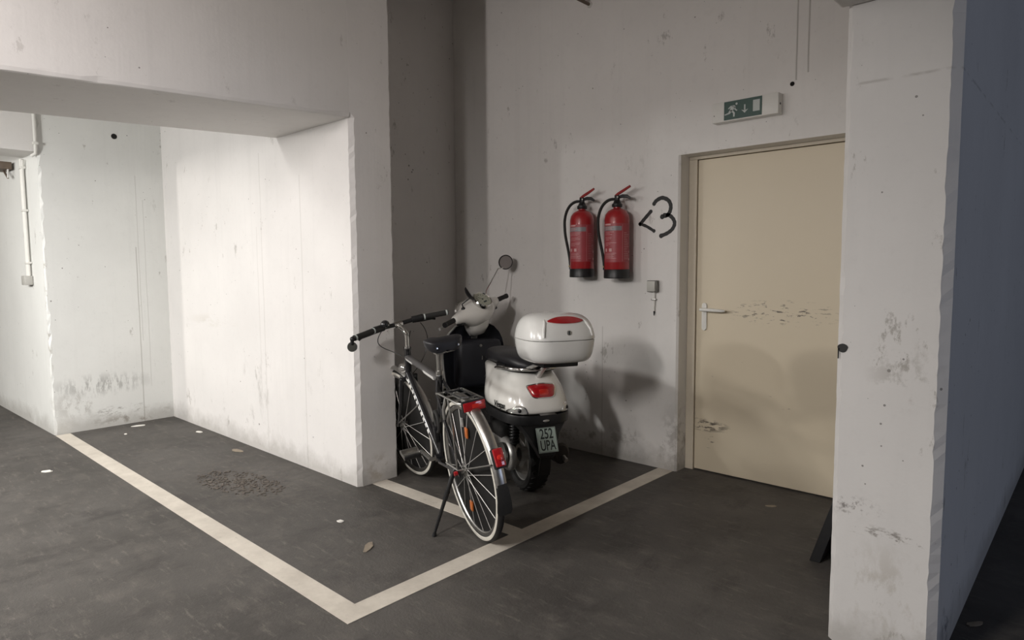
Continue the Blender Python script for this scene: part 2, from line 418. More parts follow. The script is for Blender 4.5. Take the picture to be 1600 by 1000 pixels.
# ------------------------------------------------------------------ structure
XP = -3.244; YF0 = 2.167; YF1 = 2.455; YB = 3.686; YD = 3.814; XA = -6.11; HC = 3.55
def jag(poly_pts, n=0): return poly_pts
struct(MB().prism([(-14, -6), (5, -6), (5, 9), (-14, 9)], -.2, 0).build('floor', M['floor'], smooth=0))
struct(MB().prism([(-14, -6), (5, -6), (5, 9), (-14, 9)], HC, HC + .2).build('ceiling', M['ceil'], smooth=0))
# fin wall between the niche and the scooter bay, front corners chamfered
def rough_column(name, material, poly, z0, z1, jagged, amp=.004, step=.03, seed=1, above=None):
    """prism whose listed corner vertices wander a little in height (chipped arrises)"""
    rnd = random.Random(seed); b = MB(); n = int((z1 - z0) / step); rings = []
    cur = {j: 0 for j in jagged}
    for k in range(n + 1):
        z = z0 + (z1 - z0) * k / n; ring = []
        for i, (x, y) in enumerate(poly):
            if above and z > above[0] and i in above[1]: ring.append((*above[1][i], z))
            elif i in jagged:
                dx, dy = jagged[i]; a = rnd.random() ** 3 * amp * 2
                ring.append((x + dx * a, y + dy * a, z))
            else: ring.append((x, y, z))
        rings.append(ring)
    b.loft(rings); return struct(b.build(name, material, smooth=0))
rough_column('wall_left', M['w_fin'], [(-6.3, YF0), (XP - .018, YF0), (XP, YF0 + .026), (XP, YF1 - .006), (XP - .006, YF1), (-6.3, YF1)], 0, HC,
             {1: (-.8, 0), 2: (0, .8), 3: (0, -1), 4: (-.8, 0)}, above=(2.17, {1: (XP - .0002, YF0), 2: (XP, YF0 + .0002)}))
# niche back wall and the passage return
rough_column('wall_niche', M['w_alc'], [(-14, 1.05), (XA - .006, 1.273), (XA, 1.279), (XA, YF0), (XA, YF0 + .1), (-14, YF0 + .1)], 0, HC,
             {1: (-1, -.0283), 2: (0, 1)}, amp=.009, step=.05, seed=5)
# lintel over the passage
struct(MB().box((XA - .4, -6, 2.213), (XA - .0005, 1.2725, HC)).build('trim_1', M['w_beam'], smooth=0, bevel=.006))
# deep beam over the niche, soffit rising slightly to the fin
b = MB()
y0, y1 = -6.0, YF0 - .0005
def zb(y): return 2.062 + .0476 * max(y, .5)
n = 130; ring_lo = []
rnd = random.Random(3)
rings = []
for i in range(n + 1):
    y = y0 + (y1 - y0) * i / n; z = zb(y)
    k = max(0., (y - (YF0 - .10)) / .10)
    q = rnd.random() ** 2 * .005
    rings.append([(-4.1, y, HC), (-4.1, y, z + .006), (-4.09, y, z), (XP - .016, y, z - .0 + .0), (XP - .006 - q, y, z + .004), (XP - .0 - q * .6, y, z + .018 + q), (XP, y, z + .03), (XP, y, HC)])
b.loft(rings)
struct(b.build('trim_2', M['w_beam'], smooth=0))
# upper part of the same wall face (beam face is flush with the fin)
# bay side wall and back wall
struct(MB().box((-6.2, YF1 + .0005, 0), (-4.02, 4.3, HC)).build('wall_bay', M['w_bay'], smooth=0))
b = MB()
XR0, XR1, ZR = -1.981, -.86, 1.985
b.prism([(-4.019, YB), (XR0 - .012, YB), (XR0, YB + .012), (XR0, YD + .06), (XR0, 4.2), (-4.019, 4.2)], 0, ZR)
b.prism([(-4.019, YB), (-.6, YB), (-.6, 4.2), (-4.019, 4.2)], ZR, HC)
b.prism([(XR1 + .0002, YB), (-.6, YB), (-.6, 4.2), (XR1 + .0002, 4.2)], 0, ZR)
struct(b.build('wall_back', M['w_back'], smooth=0))
# right wall and its end face towards the camera
rough_column('wall_right', M['w_right'], [(-.672, 2.365), (-.655, 2.345), (-.378, 2.345), (-.353, 2.372), (-.353, 9), (-.672, 9)], 0, HC,
             {0: (0, .6), 1: (.6, 0), 2: (-.5, 0), 3: (0, .5)}, amp=.005, seed=8)
# beam running on from that wall over the aisle
struct(MB().box((-.69, -6, 2.135), (-.345, 2.343, HC)).build('trim_3', M['w_beam'], smooth=0, bevel=.008))
# far enclosing walls behind the camera side of the garage
struct(MB().box((-14, -6.3, 0), (5, -6.0005, HC)).build('wall_rear', M['w_bay'], smooth=0))

# door
dr = struct(empty('door_1', (0, 0, 0)))
b = MB()
b.box((XR0 + .0005, YD - .012, 0), (XR0 + .055, YD + .05, 1.965)); b.box((XR1 - .055, YD - .012, 0), (XR1 - .0005, YD + .05, 1.965))
b.box((XR0 + .0005, YD - .012, 1.9655), (XR1 - .0005, YD + .05, ZR - .0005))
b.build('door_frame', M['frame'], dr, smooth=0, bevel=.002)
lf = MB().box((XR0 + .058, YD, .008), (XR1 - .058, YD + .045, 1.962)).build('door_leaf', M['door'], dr, smooth=0, bevel=.003)
hd = MB(); c = (-1.866, YD - .005, .99)
pr = []
for k in range(24):
    a = 2 * PI * k / 24; pr.append((c[0] + .0165 * math.cos(a), c[2] + .0165 * math.sin(a) + (.07 if math.sin(a) > 0 else -.07)))
hd.loft([[(x, YD - .0005, z) for x, z in pr], [(x, YD - .008, z) for x, z in pr], [(c[0] + (x - c[0]) * .8, YD - .010, z) for x, z in pr]])
hd.tube([(-1.866, YD - .005, 1.035), (-1.866, YD - .048, 1.035)], .011, 12)
hd.tube([(-1.872, YD - .052, 1.036), (-1.84, YD - .055, 1.036), (-1.78, YD - .053, 1.034), (-1.735, YD - .044, 1.032), (-1.722, YD - .034, 1.032)], [.010, .011, .0105, .0095, .007], 12)
hd.build('door_handle', M['wall_white'], dr)
# chipped spots
# floor markings
ln = MB().prism([(-6.095, 1.273), (-2.0, 1.273), (-2.0, YB - .004), (-2.104, YB - .004), (-2.104, 1.372), (-6.095, 1.372)], .0005, .0025).build('parking_line', M['line'], smooth=0)
tag(ln, 'long worn white L-shaped parking line running from niche to back wall', 'floor marking')
ln = MB().prism([(XP + .004, 2.26), (-2.1045, 2.255), (-2.1045, 2.348), (XP + .004, 2.366)], .0005, .0025).build('parking_line', M['line'], smooth=0)
tag(ln, 'short white parking line under the bicycle, from the wall end to the long line', 'floor marking')

# ------------------------------------------------------------------ fire extinguishers
def extinguisher(x, zb_, label):
    t = empty('fire_extinguisher', (x, YB, zb_))
    tag(t, label, 'fire extinguisher', 'fire extinguishers on the back wall')
    cy = -.098; r = .081
    MB().box((-.02, -.02, .05), (.02, -.0005, .40), .002).build('wall_bracket', M['steel'], t)
    MB().lathe([(0, .052), (r - .004, .052), (r, .060), (r, .385), (r - .006, .412), (r - .022, .434), (r - .045, .447), (.024, .452), (.024, .462), (0, .462)], (0, cy, 0)).build('cylinder', M['red'], t)
    MB().lathe([(0, 0), (r + .0, 0), (r + .003, .004), (r + .003, .054), (r + .0005, .058), (r - .02, .058), (0, .058)], (0, cy, 0)).build('foot_ring', M['black'], t)
    # printed label wrapped around the body, facing out and a little to the right
    def patch(name, mm, a0, a1, z0, z1, off, parent):
        b = MB(); nseg = max(2, int(abs(a1 - a0) / 8)); lo = []; hi = []
        for i in range(nseg + 1):
            a = R(a0 + (a1 - a0) * i / nseg)
            px, py = (r + off) * math.sin(a), cy - (r + off) * math.cos(a)
            lo.append(b.v((px, py, z0))); hi.append(b.v((px, py, z1)))
        for i in range(nseg): b.face([lo[i], lo[i + 1], hi[i + 1], hi[i]])
        return b, name, mm, parent
    def mk(name, mm, lst, off, parent):
        tot = MB()
        for (a0, a1, z0, z1) in lst:
            b, *_ = patch(name, mm, a0, a1, z0, z1, off, parent)
            me = bpy.data.meshes.new('x'); b.bm.to_mesh(me); b.bm.free(); tot.bm.from_mesh(me); bpy.data.meshes.remove(me)
        return tot.build(name, mm, parent)
    lab = mk('label', M['lblred'], [(-40, 112, .105, .352)], .0006, t)
    mk('label_band', M['lblgrey'], [(-40, 55, .305, .334)], .0010, lab)
    rnd = random.Random(int(abs(x) * 1000))
    rows = []
    rows += [(-32, 5, .340, .350)]
    for k in range(3): rows.append((-30, 8 + rnd.uniform(-8, 16), .312 + k * .007, .3145 + k * .007))
    z = .296
    for k in range(11):
        if k in (3, 7): z -= .009; continue
        rows.append((-30 + rnd.uniform(-2, 6), 5 + rnd.uniform(-14, 28), z, z + .0022)); z -= .0085
    z = .17
    rows += [(-27, -16, .172, .192), (-4, 10, .172, .192)]
    for k in range(6): rows.append((-30, 22 + rnd.uniform(-10, 12), .128 + k * .0065, .1298 + k * .0065))
    for k in range(16): rows.append((66, 92 + rnd.uniform(-12, 10), .125 + k * .011, .1268 + k * .011))
    rows += [(-37, -35.5, .16, .29), (58, 59, .11, .345), (96, 106, .116, .13), (96, 104, .165, .175)]
    mk('label_print', M['lblpale'], rows, .0014, lab)
    MB().lathe([(.0, .458), (.030, .458), (.034, .464), (.034, .478), (.026, .484), (.020, .50), (.014, .51), (0, .51)], (0, cy, 0)).build('valve_collar', M['black'], t)
    v = MB(); v.box((-.013, cy - .014, .49), (.013, cy + .014, .535), .003); v.tube([(0, cy, .512), (-.04, cy, .512)], .009, 10)
    v.build('valve_body', M['black'], t)
    MB().tube([(-.012, cy, .53), (.01, cy, .545), (.05, cy, .563), (.098, cy, .586)], [.009, .0085, .008, .0065], 8, flat=1.2).build('lever', M['reddark'], t)
    MB().tube([(0, cy, .520), (.04, cy, .527), (.075, cy, .523), (.100, cy, .508)], [.005, .0065, .006, .004], 8, flat=1.8).build('carry_handle', M['black'], t)
    MB().tube(bez((-.03, cy, .512), (-.10, cy - .01, .515), (-.150, cy - .01, .44), (-.148, cy, .34), 14) + bez((-.148, cy, .34), (-.146, cy, .25), (-.100, cy, .17), (-.090, cy - .01, .055), 12)[1:], .0098, 10).build('hose', M['rubber'], t)
    MB().lathe([(0, 0), (.006, .0), (.006, .008), (0, .008)], (-.090, cy - .018, .075), (0, -1, 0), 12).build('hose_clip', M['brass'], t)
    MB().lathe([(0, 0), (.006, .0), (.006, .004), (0, .006)], (.012, cy - .014, .522), (0, -1, 0), 12).build('pressure_pin', M['steel'], t)
    return t
extinguisher(-2.652, 1.236, 'red fire extinguisher with black hose, the left one, nearer the scooter mirror')
extinguisher(-2.372, 1.230, 'red fire extinguisher with black hose, the right one, beside the spray-painted 3')

# ------------------------------------------------------------------ exit sign
t = empty('exit_sign', (-1.747, YB, 2.128)); tag(t, 'white and green emergency exit light with running man and down arrow above the door', 'exit sign')
W, H, T = .378, .112, .062
MB().box((0, -T, 0), (W, -.0005, H), .003).build('housing', M['wall_white'], t)
gp = MB().box((W * .19, -T - .002, .006), (W * .765, -T + .0005, H - .004)).build('green_panel', M['green'], t, smooth=0)
def flat(polys, y, d=.0008):
    b = MB()
    for P_ in polys:
        a = [b.v((x, y, z)) for x, z in P_]; c = [b.v((x, y + d, z)) for x, z in P_]
        b.face(a); b.face(c[::-1])
        for i in range(len(P_)): b.face([a[i], a[(i + 1) % len(P_)], c[(i + 1) % len(P_)], c[i]])
    return b
u = lambda a, b_: (W * .19 + a * .0021, .008 + b_ * .00096)
def circ(cx, cz, r, n=14): return [(cx + r * math.cos(2 * PI * i / n), cz + r * math.sin(2 * PI * i / n)) for i in range(n)]
hx, hz = u(35, 84)
man = [circ(hx, hz, .0062), [u(28, 79), u(33, 70), u(24, 46), u(16, 52), u(20, 70)],
       [u(28, 79), u(18, 76), u(11, 62), u(14, 59), u(20, 69), u(26, 72)],
       [u(31, 72), u(33, 56), u(38, 46), u(35, 42), u(29, 54), u(27, 66)],
       [u(24, 52), u(16, 52), u(12, 38), u(2, 32), u(3, 26), u(17, 32), u(22, 44)],
       [u(17, 50), u(25, 48), u(31, 34), u(30, 12), u(26, 12), u(26, 32)]]
flat(man, -T - .0030).build('running_man', M['signw'], gp, smooth=0)
flat([[u(56, 72), u(59.5, 72), u(59.5, 40), u(56, 40)], [u(48.5, 44), u(57.7, 24), u(67, 44), u(57.7, 38)]], -T - .0030).build('down_arrow', M['signw'], gp, smooth=0)
flat([[u(80, 88), u(98, 88), u(98, 24), u(80, 24)]], -T - .0030).build('door_symbol', M['signw'], gp, smooth=0)
MB().lathe([(0, 0), (.003, 0), (.003, .001), (0, .0015)], (.012, -T - .0, .04), (0, -1, 0), 10).build('screw', M['black'], t)
MB().lathe([(0, 0), (.006, 0), (.006, .002), (0, .002)], (W, -.035, .055), (1, 0, 0), 12).build('cable_plug', M['black'], t)

# ------------------------------------------------------------------ spray paint
def stroke(pts, r, y=YB):
    P_ = [Vector((x, y - .0012, z)) for x, z in pts]
    out = []
    for i in range(len(P_) - 1):
        a = P_[max(0, i - 1)]; b_ = P_[i]; c_ = P_[i + 1]; d = P_[min(len(P_) - 1, i + 2)]
        for k in range(6):
            t_ = k / 6
            out.append(.5 * ((2 * b_) + (-a + c_) * t_ + (2 * a - 5 * b_ + 4 * c_ - d) * t_ * t_ + (-a + 3 * b_ - 3 * c_ + d) * t_ ** 3))
    out.append(P_[-1])
    b = MB(); rings = []
    for i, p in enumerate(out):
        tt = (out[min(i + 1, len(out) - 1)] - out[max(i - 1, 0)]).normalized(); nrm = Vector((-tt.z, 0, tt.x))
        q = r * (1 + .06 * math.sin(i * 1.7))
        rings.append([p + nrm * q, p - nrm * q, p - nrm * q + Vector((0, .001, 0)), p + nrm * q + Vector((0, .001, 0))])
    b.loft(rings)
    for e in (0, -1):
        b.lathe([(0, 0), (r * (1.1 if e == 0 else 1.25), 0), (r, .0012), (0, .0012)], out[e] + Vector((0, .001, 0)), (0, -1, 0), 16)
    return b
g = empty('graffiti', (0, 0, 0)); tag(g, 'black spray-painted "<3" on the wall between extinguishers and door', 'graffiti')
stroke([(-2.182, 1.655), (-2.222, 1.616), (-2.258, 1.580)], .0115).build('less_than_stroke', M['spray'], g, smooth=0)
stroke([(-2.258, 1.580), (-2.213, 1.563), (-2.158, 1.531)], .0095).build('less_than_stroke', M['spray'], g, smooth=0)
stroke([(-2.159, 1.702), (-2.140, 1.722), (-2.100, 1.735), (-2.058, 1.716), (-2.041, 1.682), (-2.046, 1.648), (-2.062, 1.627), (-2.100, 1.617)], .0125).build('numeral_three_upper', M['spray'], g, smooth=0)
stroke([(-2.085, 1.627), (-2.050, 1.623), (-2.022, 1.598), (-2.013, 1.568), (-2.03, 1.535), (-2.065, 1.512), (-2.106, 1.498)], .0120).build('numeral_three_lower', M['spray'], g, smooth=0)

sp = MB(); pts = [(-.651 + .016 * math.cos(a) * (1 + .1 * math.sin(3 * a)), 1.026 + .015 * math.sin(a)) for a in [2 * PI * k / 20 for k in range(20)]]
b = flat([pts, [(-.666, 1.025), (-.661, 1.025), (-.662, .99), (-.666, .99)]], 2.3437, .001)
tag(b.build('paint_blot', M['spray'], smooth=0), 'black spray blot with a short drip on the right pillar edge', 'paint blot')

def hole(loc, axis, label, r=.014):
    b = MB().lathe([(r * .25, -.0), (r, .0), (r, .0015), (r * .6, .001), (r * .25, .0012)], loc, axis, 18)
    b.lathe([(0, .0002), (r * .75, .0002), (r * .75, .001), (0, .001)], loc, axis, 18)
    tag(b.build('plug_hole', M['hole']), label, 'wall hole')
hole((-1.320, YB - .0002, 2.284), (0, -1, 0), 'dark round plug hole in the back wall just above the exit sign', .012)
hole((XA + .0002, 1.807, 2.405), (1, 0, 0), 'dark round plug hole high on the niche back wall', .022)

# ------------------------------------------------------------------ switch with cable stub
t = empty('switch_box', (-2.150, YB, 1.180)); tag(t, 'small grey square switch box on the wall below the spray-painted 3', 'switch')
MB().box((-.035, -.036, -.037), (.035, -.0005, .037), .004).build('switch_housing', mat('switch_grey', (.17, .165, .15), .5, noise=.2), t)
MB().box((-.031, -.044, -.033), (.027, -.0362, .033), .003).build('rocker', mat('switch_rocker', (.50, .49, .45), .45, noise=.1), t)
MB().tube([(.003, -.008, -.036), (.003, -.008, -.11), (.004, -.008, -.165)], [.009, .008, .004], 10).build('conduit_stub', M['wall_white'], t)
MB().box((-.014, -.020, -.090), (.020, -.0005, -.080), .002).build('conduit_clip', M['steel'], t)
MB().tube([(.004, -.008, -.16), (.004, -.010, -.188)], [.006, .002], 8).build('cable_end', M['black'], t)

# ------------------------------------------------------------------ conduit on the passage corner
t = empty('electrical_conduit', (-6.5, 1.26, 1.2)); tag(t, 'white electrical conduit running down the passage corner on the far left to a small box', 'conduit')
def L(p, o=(-6.5, 1.26, 1.2)): return (p[0] - o[0], p[1] - o[1], p[2] - o[2])
MB().tube([L((XA + .018, 1.262, 2.60)), L((XA + .018, 1.262, 2.24)), L((XA + .006, 1.262, 2.20)), L((XA - .03, 1.245, 2.185))], .012, 10).build('upper_pipe', M['wall_white'], t)
MB().tube([L((-6.50, 1.243, 2.20)), L((-6.50, 1.243, 1.25))], .013, 10).build('lower_pipe', M['wall_white'], t)
MB().tube([L((-6.44, 1.243, 2.19)), L((-6.47, 1.243, 2.10)), L((-6.465, 1.243, 1.25))], .011, 10).build('lower_pipe', M['wall_white'], t)
for z in (2.12, 1.78, 1.36):
    MB().box(L((-6.525, 1.226, z)), L((-6.445, 1.262, z + .018)), .003).build('pipe_clip', M['wall_white'], t)
MB().box(L((XA - .0, 1.245, 2.265)), L((XA + .034, 1.28, 2.285)), .003).build('pipe_clip', M['wall_white'], t)
MB().box(L((-6.56, 1.205, 1.19)), L((-6.44, 1.262, 1.265)), .006).build('junction_box', mat('grey_box', (.45, .44, .41), .5, noise=.1), t)
MB().box(L((-6.5, 1.0, 2.19)), L((-6.42, 1.24, 2.212)), .004).build('dark_gland', M['brown'], t) if False else None

t = empty('ceiling_bracket', (-6.85, 1.2, 2.21)); tag(t, 'small brown angled bracket tucked under the lintel at the far left edge', 'bracket')
MB().box((-.2, -.05, -.06), (.06, .035, -.001), .004).build('bracket_plate', M['brown'], t)
MB().tube([(-.12, .01, -.06), (.02, .01, -.13)], .008, 8).build('bracket_arm', M['brown'], t)
MB().tube([(.04, .01, -.05), (.02, .01, -.13)], .007, 8).build('bracket_arm', M['alu'], t)

# ------------------------------------------------------------------ pipe at the top
t = empty('overhead_pipe', (-2.665, YB, 3.06)); tag(t, 'thin pipe running out from the back wall near the top edge', 'pipe')
MB().tube([(0, -.001, 0), (0, -3.2, 0)], .011, 12).build('pipe', M['brown'], t)
MB().lathe([(0, 0), (.022, 0), (.018, .01), (0, .01)], (0, -.0005, 0), (0, -1, 0), 16).build('wall_collar', M['wall_white'], t)
MB().box((-.012, -.10, .012), (.012, -.06, .49), .002).build('pipe_hanger', M['reddark'], t)

# ------------------------------------------------------------------ black folded board leaning beside the door
t = empty('leaning_board', (-.80, 2.96, 0)); tag(t, 'black folded board leaning against the wall at the pillar, only its slanted edges showing', 'board')
def slab(name, xb, xt, y0_, y1_, zt, th):
    b = MB(); b.loft([[(xb, y0_, .0), (xb + th, y0_, .0), (xb + th, y1_, .0), (xb, y1_, .0)], [(xt, y0_, zt), (xt + th, y0_, zt), (xt + th, y1_, zt), (xt, y1_, zt)]])
    return b.build(name, M['black'], t, smooth=0, bevel=.002)
slab('front_panel', -.125, .06, -.02, .38, .60, .045)
slab('rear_panel', -.040, .085, .00, .36, .50, .030)

# ------------------------------------------------------------------ litter
def scrap(name, loc, s, rz, mm, label, cat, seed, elong=1.0):
    rnd = random.Random(seed); b = MB(); n_ = 9; lo = []; hi = []
    ring0 = []; ring1 = []
    for k in range(n_):
        a = 2 * PI * k / n_; q = s * rnd.uniform(.75, 1.1)
        x, y = q * math.cos(a) * elong, q * math.sin(a) * .6
        z = .003 + rnd.random() * .004
        ring0.append((x, y, .0007)); ring1.append((x, y, z))
    b.loft([ring0, ring1]); o = b.build(name, mm, smooth=0); o.location = loc; o.rotation_euler = (0, 0, rz)
    tag(o, label, cat); return o
scrap('paper_scrap', (-2.87, 1.80, 0), .022, .3, M['paper'], 'small bright white paper scrap on the floor left of the kickstand', 'litter', 1)
scrap('paper_scrap', (-5.037, .993, 0), .035, .8, M['paper'], 'white paper scrap outside the long line near the left edge', 'litter', 2)
scrap('paint_chip', (-5.95, 1.83, 0), .04, 1.2, M['paper'], 'pale paint chip at the foot of the niche back wall', 'litter', 3, 1.4)
scrap('paint_chip', (-5.72, 1.66, 0), .018, .2, M['paper'], 'tiny pale chip on the niche floor, a step out from the back wall', 'litter', 4)
scrap('dry_leaf', (-2.50, 1.714, 0), .035, 2.2, M['leaf'], 'flat brownish leaf on the floor in front of the kickstand', 'leaf', 5, 1.5)
scrap('dry_leaf', (-4.575, 2.04, 0), .04, .2, M['leaf'], 'flat brownish leaf at the foot of the niche side wall', 'leaf', 6, 1.6)
scrap('paint_chip', (-5.35, 2.08, 0), .03, .2, M['paper'], 'pale flake on the floor by the inner niche corner', 'litter', 7, 1.5)
scrap('dry_leaf', (-.300, 2.80, 0), .025, 1.0, M['leaf'], 'small pale leaf on the dark floor right of the pillar', 'leaf', 8, 1.6)
scrap('dry_leaf', (-1.30, 3.48, 0), .02, .6, M['leaf'], 'small grey leaf on the dark floor before the door', 'leaf', 9, 1.6)
# crumbly dried mud patch on the niche floor
rnd = random.Random(44); b = MB()
for k in range(420):
    a = rnd.random() * 2 * PI; q = rnd.random() ** .7
    x = -3.87 + q * .34 * math.cos(a) + q * .12 * math.sin(a); y = 1.73 + q * .17 * math.sin(a)
    s_ = rnd.uniform(.002, .009); rot = Matrix.Rotation(rnd.random() * 3, 3, 'Z') @ Matrix.Rotation(rnd.random() * .6, 3, 'X')
    b.obox((x, y, s_ * .25 + .0005), (s_ * rnd.uniform(1, 3.5), s_, s_ * .7), rot)
tag(b.build('dried_mud', M['dirt'], smooth=0), 'patch of crumbly dried mud on the niche floor', 'mud', kind='stuff')
#--BIKE--
# ------------------------------------------------------------------ bicycle
def place(o, x, y, heading, lean):
    F = Vector((math.cos(heading), math.sin(heading), 0)); Lf = Vector((-math.sin(heading), math.cos(heading), 0)); Z = Vector((0, 0, 1))
    Zl = math.cos(lean) * Z + math.sin(lean) * Lf; Ll = math.cos(lean) * Lf - math.sin(lean) * Z
    o.matrix_world = axes(F, Ll, Zl, (x, y, 0.0))
bike = empty('bicycle'); place(bike, -2.192, 2.148, 2.754, .130)
tag(bike, 'black and grey trekking bicycle on its kickstand with rear rack and red reflectors', 'bicycle')
WR = .345; WB = 1.07
A_ = Vector((0, 0, WR)); B_ = Vector((WB, 0, WR)); BB = Vector((.455, 0, .285))
HA = R(70); S0 = Vector((WB - .053, 0, WR)); SA = Vector((-math.cos(HA), 0, math.sin(HA)))
def onaxis(z): return S0 + SA * ((z - WR) / SA.z)
STEER = Matrix.Translation(S0) @ Matrix.Rotation(R(11), 4, SA) @ Matrix.Translation(-S0)
def wheel(name, c, xf, seed):
    ax = (0, 1, 0)
    wroot = MB(xf).lathe([(.300, -.011), (.3135, -.0125), (.3145, -.010), (.307, -.007), (.307, .007), (.3145, .010), (.3135, .0125), (.300, .011), (.295, .006), (.295, -.006), (.300, -.011)], c, ax, 72).build(name, M['steel'], bike)
    prof = [(.3265 + .0185 * math.cos(a), .0185 * math.sin(a)) for a in [2 * PI * k / 14 for k in range(15)]]
    MB(xf).lathe(prof, c, ax, 80).build('tyre', M['rubber'], wroot)
    for s in (-1, 1):
        MB(xf).lathe([(.3165, s * .0165), (.3185, s * .0187), (.330, s * .0195), (.3345, s * .0176), (.330, s * .0165), (.3165, s * .0165)], c, ax, 80).build('reflective_sidewall', M['cream'], wroot)
    MB(xf).lathe([(0, -.066), (.005, -.066), (.005, -.050), (.010, -.050), (.010, -.034), (.0225, -.034), (.0225, -.029), (.013, -.024), (.012, 0), (.013, .024), (.0225, .029), (.0225, .034), (.010, .034), (.010, .050), (.005, .050), (.005, .066), (0, .066)], c, ax, 20).build('hub', M['steel'], wroot)
    n = 32; c = Vector(c)
    first = {}
    for k in range(n):
        side = 1 if k % 2 else -1; lead = 1 if (k // 2) % 2 else -1
        a = 2 * PI * k / n; ah = a + lead * 1.25
        p0 = c + Vector((.021 * math.cos(ah), side * .031, .021 * math.sin(ah)))
        p1 = c + Vector((.301 * math.cos(a), side * .002, .301 * math.sin(a)))
        MB(xf).tube([p0, p1], .0015, 5).build('spoke', M['spoke'], wroot)
    return wroot
def spoke_reflector(wr, c, ang, rad, xf, mm, side=1, sz=(.030, .052)):
    c = Vector(c); rv = Vector((math.cos(ang), 0, math.sin(ang))); tv = Vector((-math.sin(ang), 0, math.cos(ang)))
    p = c + rv * rad + Vector((0, side * .012, 0))
    mm3 = Matrix((rv, Vector((0, 1, 0)), tv)).transposed()
    MB(xf).obox(p, (sz[1], .010, sz[0]), mm3, .004).build('spoke_reflector', mm, wr)
rw = wheel('rear_wheel', A_, None, 1)
fwh = wheel('front_wheel', B_, STEER, 2)
for a_ in (R(62), R(242)): spoke_reflector(rw, A_, a_ + R(38), .195, None, M['orange'])
spoke_reflector(rw, A_, R(88), .235, None, M['clear'], sz=(.022, .045))
for a_ in (R(120), R(300)): spoke_reflector(fwh, B_, a_ - R(55), .20, STEER, M['orange'])
# frame
fr = MB()
ht, hb = onaxis(.835), onaxis(.675)
st = Vector((.285, 0, .775))
hdt = MB(); hdt.tube([onaxis(.665), onaxis(.845)], .019, 16)
hdt.tube([onaxis(.66), onaxis(.672)], .0225, 16); hdt.tube([onaxis(.838), onaxis(.85)], .0225, 16)
hdt.build('head_tube', M['blackgloss'], bike)
fr.tube([BB, st], .0165, 14)
fr.tube([BB + Vector((0, -.036, 0)), BB + Vector((0, .036, 0))], .021, 16)
for s in (-1, 1):
    fr.tube([st + Vector((.012, s * .014, -.035)), st + Vector((-.02, s * .035, -.10)), A_ + Vector((.008, s * .062, .02))], .008, 10)
    fr.tube([BB + Vector((-.02, s * .03, 0)), BB + Vector((-.12, s * .048, .01)), A_ + Vector((.01, s * .062, -.002))], .009, 10)
    fr.box((-.015, s * .062 - .003, WR - .022), (.022, s * .062 + .003, WR + .028), .002)
fr.tube([st + Vector((-.035, -.034, -.14)), st + Vector((-.035, .034, -.14))], .006, 8)
frame = fr.build('frame', M['blackgloss'], bike)
tt0, tt1 = onaxis(.79) + Vector((-.010, 0, 0)), st + Vector((.018, 0, -.03))
MB().tube([tt0, tt1], .0205, 16, flat=.85).build('top_tube', M['grey'], bike, label='grey top tube with white decal')
dt0, dt1 = hb + Vector((0, 0, .02)), BB + Vector((.012, 0, .012))
down = MB().tube([dt0, dt1], .021, 16).build('down_tube', M['blackgloss'], bike)
def along(p0, p1, f0, f1, off, wd, name, mm, parent, yoff=.0):
    p0, p1 = Vector(p0), Vector(p1); d = (p1 - p0); n_ = Vector((0, math.cos(off), math.sin(off)))
    t_ = d.normalized().cross(n_).normalized(); n_ = t_.cross(d.normalized()).normalized()
    a = p0 + d * f0; b_ = p0 + d * f1; r0 = .0214; bb = MB()
    for (q0, q1) in ((a, b_),):
        for sgn in (1,):
            vs = [q0 + n_ * r0 * sgn - t_ * wd, q1 + n_ * r0 * sgn - t_ * wd, q1 + n_ * r0 * sgn + t_ * wd, q0 + n_ * r0 * sgn + t_ * wd]
            v0 = [bb.v(q) for q in vs]; v1 = [bb.v(q - n_ * .004) for q in vs]
            bb.face(v0); bb.face(v1[::-1])
            for i in range(4): bb.face([v0[i], v0[(i + 1) % 4], v1[(i + 1) % 4], v1[i]])
    return bb.build(name, mm, parent, smooth=0)
# pale lettering on the tubes (too small to read in the photo)
tt = [o for o in bike.children if o.name.startswith('top_tube')][0]
along(tt0, tt1, .03, .24, -.3, .006, 'decal', M['decal'], tt); along(tt0, tt1, .62, .93, -.3, .008, 'decal', M['decal'], tt)
for k in range(10):
    f_ = .10 + k * .068
    along(dt0, dt1, f_, f_ + .042, .25, .0065 if k % 3 else .0085, 'decal', M['decal'], down)
MB().tube([dt0 + Vector((-.012, .012, -.012)), dt1 + Vector((0, .012, .03))], .0028, 6).build('gear_cable', M['black'], bike)
# seat post, saddle
sp1 = st + Vector((-.033, 0, .125))
pst = MB().tube([st + Vector((.005, 0, -.02)), sp1], .0135, 16).build('seat_post', M['steel'], bike)
MB().tube([st + Vector((.002, 0, -.004)), st + Vector((-.004, 0, .018))], .019, 16).build('seat_clamp', M['steel'], bike)
MB().tube([st + Vector((-.005, .018, .005)), st + Vector((-.03, .026, -.002)), st + Vector((-.055, .022, .0))], .004, 8).build('clamp_lever', M['steel'], bike)
rings = []
